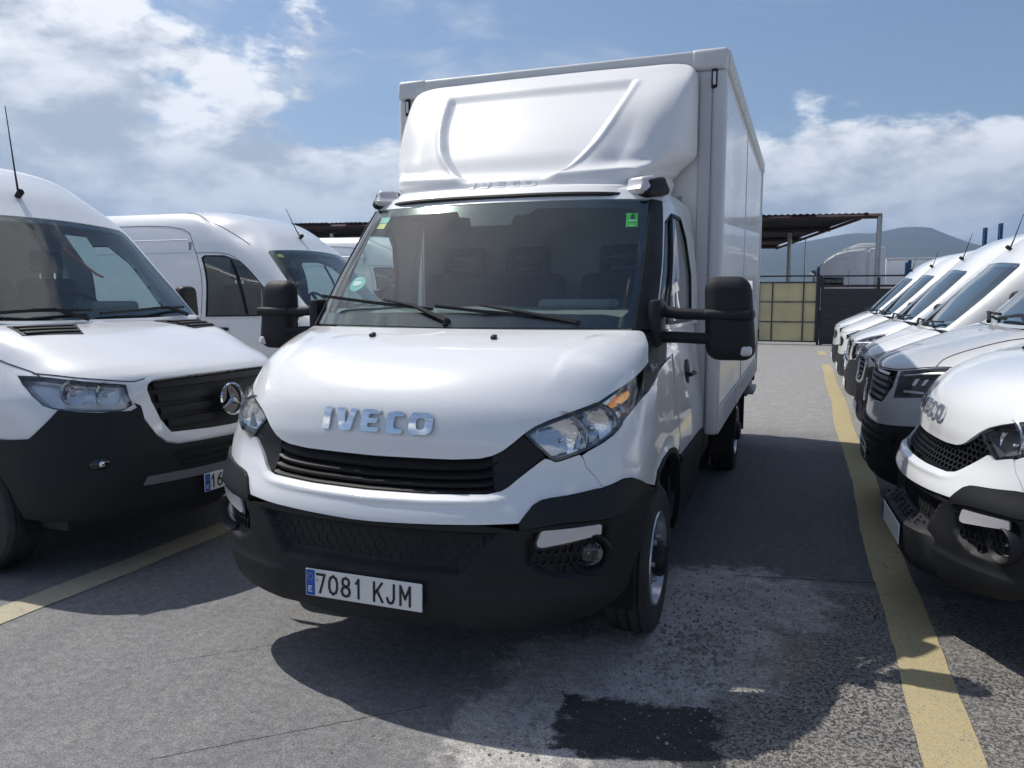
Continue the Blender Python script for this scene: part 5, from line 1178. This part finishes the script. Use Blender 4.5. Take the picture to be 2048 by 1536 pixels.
    # fine grain everywhere
    g=N(t,'ShaderNodeMix',data_type='RGBA',blend_type='MULTIPLY'); g.inputs[0].default_value=1; L(c,g.inputs[6]); gr=M('MULTIPLY',M('MULTIPLY',ramp(fine,.28,.72,.50,1.50),ramp(speck,.25,.75,.66,1.40)),ramp(noise(26,9,.78,off=(2,5,0)),.30,.70,.70,1.30)); cb=N(t,'ShaderNodeCombineColor'); [L(gr,cb.inputs[i]) for i in range(3)]; L(cb.outputs[0],g.inputs[7])
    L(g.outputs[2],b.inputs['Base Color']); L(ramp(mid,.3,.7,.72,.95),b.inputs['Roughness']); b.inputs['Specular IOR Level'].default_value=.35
    h=M('ADD',M('MULTIPLY',fine,.35),M('ADD',M('SUBTRACT',M('MULTIPLY',M('MULTIPLY',stone,coarse),.5),M('MULTIPLY',M('MULTIPLY',pit,coarse),1.3)),M('SUBTRACT',M('ADD',M('MULTIPLY',M('MULTIPLY',spill,wob2),2.2),M('MULTIPLY',tar,.8)),M('MULTIPLY',crack,1.5))))
    bp=N(t,'ShaderNodeBump',ins={'Strength':.75,'Distance':.008}); L(h,bp.inputs['Height']); L(bp.outputs[0],b.inputs['Normal'])
    return m
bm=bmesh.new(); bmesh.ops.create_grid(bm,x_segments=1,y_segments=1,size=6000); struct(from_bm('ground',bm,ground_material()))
def paint_material(name,col,dust):
    m=bpy.data.materials.new(name); m.use_nodes=True; t=m.node_tree; b=t.nodes['Principled BSDF']; L=t.links.new
    geo=N(t,'ShaderNodeNewGeometry')
    n=N(t,'ShaderNodeTexNoise',ins={'Scale':9.,'Detail':9,'Roughness':.72}); L(geo.outputs['Position'],n.inputs['Vector'])
    n2=N(t,'ShaderNodeTexNoise',ins={'Scale':160.,'Detail':3,'Roughness':.7}); L(geo.outputs['Position'],n2.inputs['Vector'])
    a=N(t,'ShaderNodeMapRange',ins={1:.32,2:.72,3:0.,4:1.}); L(n.outputs['Fac'],a.inputs[0])
    mx=N(t,'ShaderNodeMix',data_type='RGBA'); L(a.outputs[0],mx.inputs[0]); mx.inputs[6].default_value=(*col,1); mx.inputs[7].default_value=(*dust,1)
    pit=N(t,'ShaderNodeMapRange',ins={1:.54,2:.64,3:0.,4:.72}); L(n2.outputs['Fac'],pit.inputs[0]); m2=N(t,'ShaderNodeMix',data_type='RGBA'); L(pit.outputs[0],m2.inputs[0]); L(mx.outputs[2],m2.inputs[6]); m2.inputs[7].default_value=(.13,.12,.10,1)
    L(m2.outputs[2],b.inputs['Base Color']); b.inputs['Roughness'].default_value=.8
    # worn through in places
    ad=N(t,'ShaderNodeMath',operation='ADD'); L(n.outputs['Fac'],ad.inputs[0]); ml=N(t,'ShaderNodeMath',operation='MULTIPLY'); L(n2.outputs['Fac'],ml.inputs[0]); ml.inputs[1].default_value=.35; L(ml.outputs[0],ad.inputs[1])
    al=N(t,'ShaderNodeMapRange',ins={1:.79,2:.93,3:1.,4:.0}); L(ad.outputs[0],al.inputs[0]); L(al.outputs[0],b.inputs['Alpha'])
    bp=N(t,'ShaderNodeBump',ins={'Strength':.5,'Distance':.004}); L(n2.outputs['Fac'],bp.inputs['Height']); L(bp.outputs[0],b.inputs['Normal'])
    return m
def yard_line(name,x0,x1,y0,y1,mat,seed):
    rnd=random.Random(seed); v=[];f=[]; n=int((y1-y0)/.12); j0=j1=0
    for k in range(n+1):
        y=y0+(y1-y0)*k/n; j0=j0*.7+rnd.uniform(-.006,.006); j1=j1*.7+rnd.uniform(-.006,.006); sw=.012*math.sin(y*1.3+seed)
        v+=[(x0+j0+sw,y,.004),(x1+j1+sw,y,.004)]
        if k: b=2*k; f.append((b-2,b-1,b+1,b))
    o=from_py(name,v,f,mat); return struct(o)
PY=paint_material('yellow_line_paint',(.47,.385,.19),(.40,.34,.22)); PY2=paint_material('faded_line_paint',(.50,.45,.31),(.40,.36,.28))
yard_line('painted_line',2.0,2.205,-1.2,16.5,PY,1); yard_line('painted_line',-2.235,-2.03,-1.5,16.5,PY2,5); yard_line('painted_line',2.0,2.205,19.5,21.0,PY,9)
# loose stones in the spill
def gravel():
    rnd=np.random.RandomState(4); V=[];Fc=[]
    base=[(1,0,0),(-1,0,0),(0,1,0),(0,-1,0),(0,0,1),(0,0,-1)]; tri=[(0,2,4),(2,1,4),(1,3,4),(3,0,4),(2,0,5),(1,2,5),(3,1,5),(0,3,5)]
    cl=[(.93,.62,.35,.22,260,.007),(1.25,1.55,.35,.25,220,.007),(.66,.10,.10,.26,150,.007),(1.18,.95,.16,.28,420,.010),(1.5,.6,.4,.45,260,.006),(1.40,.42,.20,.25,70,.006),(1.9,.2,.4,.5,160,.005),(.3,-.2,.9,.25,40,.005),(2.32,6.0,.12,.5,30,.014)]
    for cx,cy,sx,sy,n,r_ in cl:
        for _ in range(n):
            x,y=rnd.normal(cx,sx*.75),rnd.normal(cy,sy*.75); s=r_*rnd.uniform(.35,1.25)*(1+.6*(rnd.rand()<.05)); a=rnd.rand()*6.28; b=len(V)
            for p in base:
                q=np.array(p)*rnd.uniform(.7,1.25)*s*np.array([1.2,.9,.7]); V.append((x+q[0]*math.cos(a)-q[1]*math.sin(a),y+q[0]*math.sin(a)+q[1]*math.cos(a),q[2]+s*.3))
            Fc+=[tuple(b+i for i in t_) for t_ in tri]
    me=bpy.data.meshes.new('loose_gravel'); me.from_pydata(V,[],Fc); me.update(); me.materials.append(pmat('gravel_stone',(.24,.225,.205),.9,var=(40,.6))); o=link(bpy.data.objects.new('loose_gravel',me)); o['kind']='stuff'; o['label']='loose grey gravel and grit scattered on the yard by the truck wheel'
gravel()
# ------------------------------------------------------------------ gate and fence
FEN=pmat('fence_paint',(.022,.025,.030),.55,var=(3,.2)); RUST=pmat('rusty_steel',(.055,.030,.026),.8,var=(4,.35)); YP=pmat('yellow_sheet',(.70,.65,.44),.5,var=(1.6,.18),glow=.5)
def gate():
    t=thing('sliding_gate','dark metal gate with nine yellowish sheet panels behind the truck','gate',(0,24,0))
    x0,x1,z0,z1=.20,1.98,.10,2.0
    for x,w in ((x0,.06),(x0+.42,.04),(x0+1.36,.04),(x1-.02,.07)): box('gate_post',(x,0,1.05),(w,.05,1.9),FEN,t)
    for z in (.10,.72,1.36,1.98): box('gate_rail',((x0+x1)/2,.0,z),(x1-x0+.04,.044,.045),FEN,t)
    box('gate_rail',((x0+x1)/2,.0,2.18),(x1-x0+.2,.05,.05),FEN,t); 
    for x in (x0-.02,x1+.04): box('gate_post',(x,.06,1.1),(.08,.06,2.2),FEN,t)
    xs=[x0+.03,x0+.40,x0+.44,x0+1.34,x0+1.38,x1-.055]
    for i in range(3):
        for k,(za,zb) in enumerate(((.125,.695),(.745,1.335),(1.385,1.955))): box('gate_panel',((xs[2*i]+xs[2*i+1])/2,.012,(za+zb)/2),(xs[2*i+1]-xs[2*i]-.004,.008,zb-za-.004),YP,t)
def fence(name,label,spans):
    t=thing(name,label,'fence',(0,24,0)); n=9
    for x0,x1 in spans: fence_span(t,x0,x1,n)
def fence_span(t,x0,x1,n):
    for k in range(n): box('fence_slat',((x0+x1)/2,0,.12+k*.195),(x1-x0,.03,.192),FEN,t,rot=Matrix.Rotation(R(6),3,'X'))
    x=x0
    while x<x1+.1: box('fence_post',(x,.05,1.05),(.09,.06,2.15),FEN,t); x+=1.6
    box('fence_rail',((x0+x1)/2,.05,2.17),(x1-x0,.045,.05),FEN,t); box('top_rail',((x0+x1)/2,-.01,1.86),(x1-x0,.05,.07),RUST,t)
gate(); fence('slat_fence','dark horizontal slat fence with rusty top rail on either side of the gate',((2.12,16),(-16,.1)))
# ------------------------------------------------------------------ canopy
def canopy():
    t=thing('yard_canopy','long open canopy with rusty corrugated roof behind the fence','canopy',(0,27,0))
    n=520; xa,xb=-26.,3.55; V=[];Fc=[]
    rnd=random.Random(3); jit=[rnd.uniform(-.16,.10) for _ in range(60)]
    for k in range(n+1):
        f=k/n; x=xa+(xb-xa)*f; w=.022*math.sin(k*1.7)+.10*jit[k//14]*.3; zn=4.78+(4.36-4.78)*(x+20)/23.5; xf=xa+(.2-xa)*f; V+=[(x,jit[k//14],zn+w),(xf,13+3*jit[k//14],zn-.25+w)]
        if k: b=2*k; Fc.append((b-2,b-1,b+1,b))
    rs=from_py('roof_sheet',V,Fc,RUSTR,t)
    sm=rs.modifiers.new('thickness','SOLIDIFY'); sm.thickness=.012
    for i,y in enumerate((.1,4.3,8.6,12.8)):
        f=y/13; tube('roof_beam',[(xa,y,4.74-.25*f-.02),(xb+(.42 if i==0 else -3.3*f),y,4.26-.25*f)],.09,RUST,t,4)
    for k in range(8): tube('rafter',[(-24+3.9*k,.1,4.62-.06*k),(-24+3.45*k,12.8,4.35-.06*k)],.06,RUST,t,4)
    for x,y in ((3.9,.1),(-3.6,.1),(-11,.1),(-18,.1),(.9,6.5),(-8,6.5),(-16,6.5)): tube('canopy_post',[(x,y,0),(x,y,4.28)],.085,STEEL,t,8)
    tube('drain_pipe',[(1.55,8.0,0),(1.55,8.0,4.1)],.025,STEEL,t,6)
RUSTR=pmat('corrugated_sheet',(.030,.024,.024),.85,var=(1.5,.5),dirt=((.07,.042,.032),2.,.6))
canopy()
# ------------------------------------------------------------------ things beyond the fence
def tractor():
    t=thing('tractor_unit','white lorry tractor cab with roof air deflector beyond the fence','lorry',(0,34,0))
    prof=[(1.95,1.0),(1.90,2.0),(2.05,2.45),(1.92,2.56),(2.12,2.80),(2.35,3.10),(2.75,3.38),(3.25,3.52),(3.95,3.58),(4.05,3.56),(4.05,1.0)]
    def ext(name,pr,y0,y1,mat,bev=.05):
        bm=bmesh.new(); a=[bm.verts.new((x,y0,z)) for x,z in pr]; b=[bm.verts.new((x,y1,z)) for x,z in pr]; bm.faces.new(a); bm.faces.new(b[::-1])
        for k in range(len(pr)): bm.faces.new((a[k],b[k],b[(k+1)%len(pr)],a[(k+1)%len(pr)]))
        bmesh.ops.recalc_face_normals(bm,faces=bm.faces); bmesh.ops.bevel(bm,geom=bm.edges[:],offset=bev,segments=3,affect='EDGES'); return from_bm(name,bm,mat,t,35)
    ext('cab_body',prof,0,2.4,W2,.10); ext('roof_spoiler',[(3.1,3.55),(3.75,3.80),(4.55,3.78),(4.6,3.55)],.25,2.15,W2,.06)
    ext('side_fairing',[(4.10,1.0),(4.10,3.52),(4.75,3.62),(4.80,1.0)],.05,.12,W2,.02); ext('side_fairing',[(4.10,1.0),(4.10,3.52),(4.75,3.62),(4.80,1.0)],2.28,2.35,W2,.02)
    ext('sun_visor',[(1.80,2.58),(2.02,2.42),(2.08,2.47),(1.95,2.66)],.1,2.3,BG,.01); ext('windscreen',[(1.93,2.40),(1.86,1.80),(1.90,1.80),(1.98,2.40)],.15,2.25,BG,.01)
    box('side_window',(2.75,-.006,2.12),(.80,.02,.42),BG,t,bev=.01); box('door_seam',(3.35,-.003,1.9),(.015,.012,1.5),DARK,t); box('roof_strip',(3.0,-.02,3.12),(.55,.02,.04),WT,t)
    for y in (-.2,2.6): box('mirror',(2.25,y,2.15),(.12,.28,.5),BP,t,bev=.04)
    for x in (2.6,5.6):
        for s,y in ((-1,.2),(1,2.2)): 
            e=wheel(t,(0,0,0),1,.5,.3); e.location=(x,y,.5); e.rotation_euler=(0,0,R(90*s))
    box('chassis',(4.4,1.2,.75),(5,.9,.3),FRAME,t); box('bumper',(1.95,1.2,.7),(.3,2.4,.5),W2,t,bev=.06)
tractor()
def trailer(x0,x1,y,z0,z1,label,blue):
    t=thing('box_trailer',label,'trailer',((x0+x1)/2,y,0)); w=x1-x0
    box('trailer_body',(0,1.25,(z0+z1)/2),(w,2.5,z1-z0),WB,t,bev=.03)
    box('top_rail',(0,-.008,z1-.06),(w-.02,.03,.10),WT,t)
    if blue: box('name_panel',(w*.36,-.03,z1-.16),(w*.18,.012,.12),pmat('panel_blue',(.05,.16,.42),.5),t)
    box('chassis',(0,1.25,z0-.15),(w*.95,1.0,.25),FRAME,t)
    for x in (w*.25,w*.38):
        for s,yy in ((-1,.2),(1,2.3)):
            e=wheel(t,(0,0,0),1,.5,.3); e.location=(x,yy,.5); e.rotation_euler=(0,0,R(90*s))
trailer(5.3,12.5,40,1.15,3.36,'white box trailer with small blue panel parked beyond the tractor cab',True)
BLUE=pmat('rack_blue',(.03,.10,.24),.55,var=(3,.2))
def rack(x,y,h,label,arms=True):
    t=thing('rack_upright',label,'rack',(x,y,0),group='blue pallet rack uprights')
    for d in (0,.22):
        box('upright',(0,d,h/2),(.10,.08,h),BLUE,t)
        for k in range(int(h/.16)): box('slot',(0,d-.042,.1+k*.16),(.03,.006,.07),DARK,t) if k>h/.16-8 else None
    z=.3
    while z+.9<h: tube('brace',[(0,0,z),(0,.22,z+.6)],.02,BLUE,t,4); z+=.7
    if arms: box('cross_beam',(.75,0,h*.82),(1.5,.05,.09),BLUE,t)
for x,y,h,l in ((7.62,30,3.98,'tall blue rack upright, left one of the pair above the dusty van'),(8.10,30,4.12,'tallest blue rack upright, right one of the pair above the dusty van'),(8.95,30,4.02,'blue rack upright at the right edge of the photo'),(5.14,30,2.78,'short dark blue rack upright in front of the white trailer'),(5.34,31,2.9,'second short blue rack upright in front of the white trailer'),(2.05,29,2.62,'thin dark rack upright right behind the gate end')): rack(x,y,h,l,arms=x>7)
# low scrub behind the gate
# ------------------------------------------------------------------ hills
def hills():
    xs=np.linspace(-4200,4200,241); prof=np.interp(xs,[-4200,-2500,-1200,-400,-114,41,122,175,253,317,381,444,564,900,1600,2600,4200],[120,190,150,120,138,163,178,174,190,184,155,130,96,70,95,120,80])
    rnd=np.random.RandomState(2)
    def fn(x,y):
        r=0
        for k in range(1,7): r=r+np.sin(x*.0021*2**k+k*1.3+y*.0013*2**k)*np.sin(y*.0024*2**k+k*.7-x*.0009*2**k)/1.75**k
        return r
    ts=np.linspace(0,1,40); V=[];Fc=[]
    for j,tt in enumerate(ts):
        y=1500+tt*2600; e=np.clip((y-1500)/1000,0,1); sh=(e*e*(3-2*e))**.8 if y<=2500 else np.clip(1-(y-2500)/1700,0,1)**1.2
        for x,p in zip(xs,prof): V.append((x,y,max(-2,p*sh+fn(x,y)*14*sh*(1 if abs(y-2500)>120 else .25))))
    n=len(xs)
    for j in range(len(ts)-1):
        for i in range(n-1): b=j*n+i; Fc.append((b,b+1,b+n+1,b+n))
    m=pmat('hill_scrub',(.030,.038,.024),.95,dirt=((.085,.075,.055),.012,.5)); 
    o=from_py('hills',V,Fc,m,None,180); struct(o)
hills()

def haze():
    bm=bmesh.new(); add_box(bm,(0,1500,149),(8390,5300,302)); o=from_bm('haze',bm,None); o['kind']='stuff'; o['label']='pale blue summer haze over the valley'
    m=bpy.data.materials.new('haze_air'); m.use_nodes=True; t=m.node_tree; t.nodes.clear(); out=N(t,'ShaderNodeOutputMaterial'); v=N(t,'ShaderNodeVolumePrincipled'); v.inputs['Color'].default_value=(.45,.66,1,1); v.inputs['Density'].default_value=.0003; v.inputs['Anisotropy'].default_value=.2
    t.links.new(v.outputs[0],out.inputs['Volume']); o.data.materials.append(m)
haze()
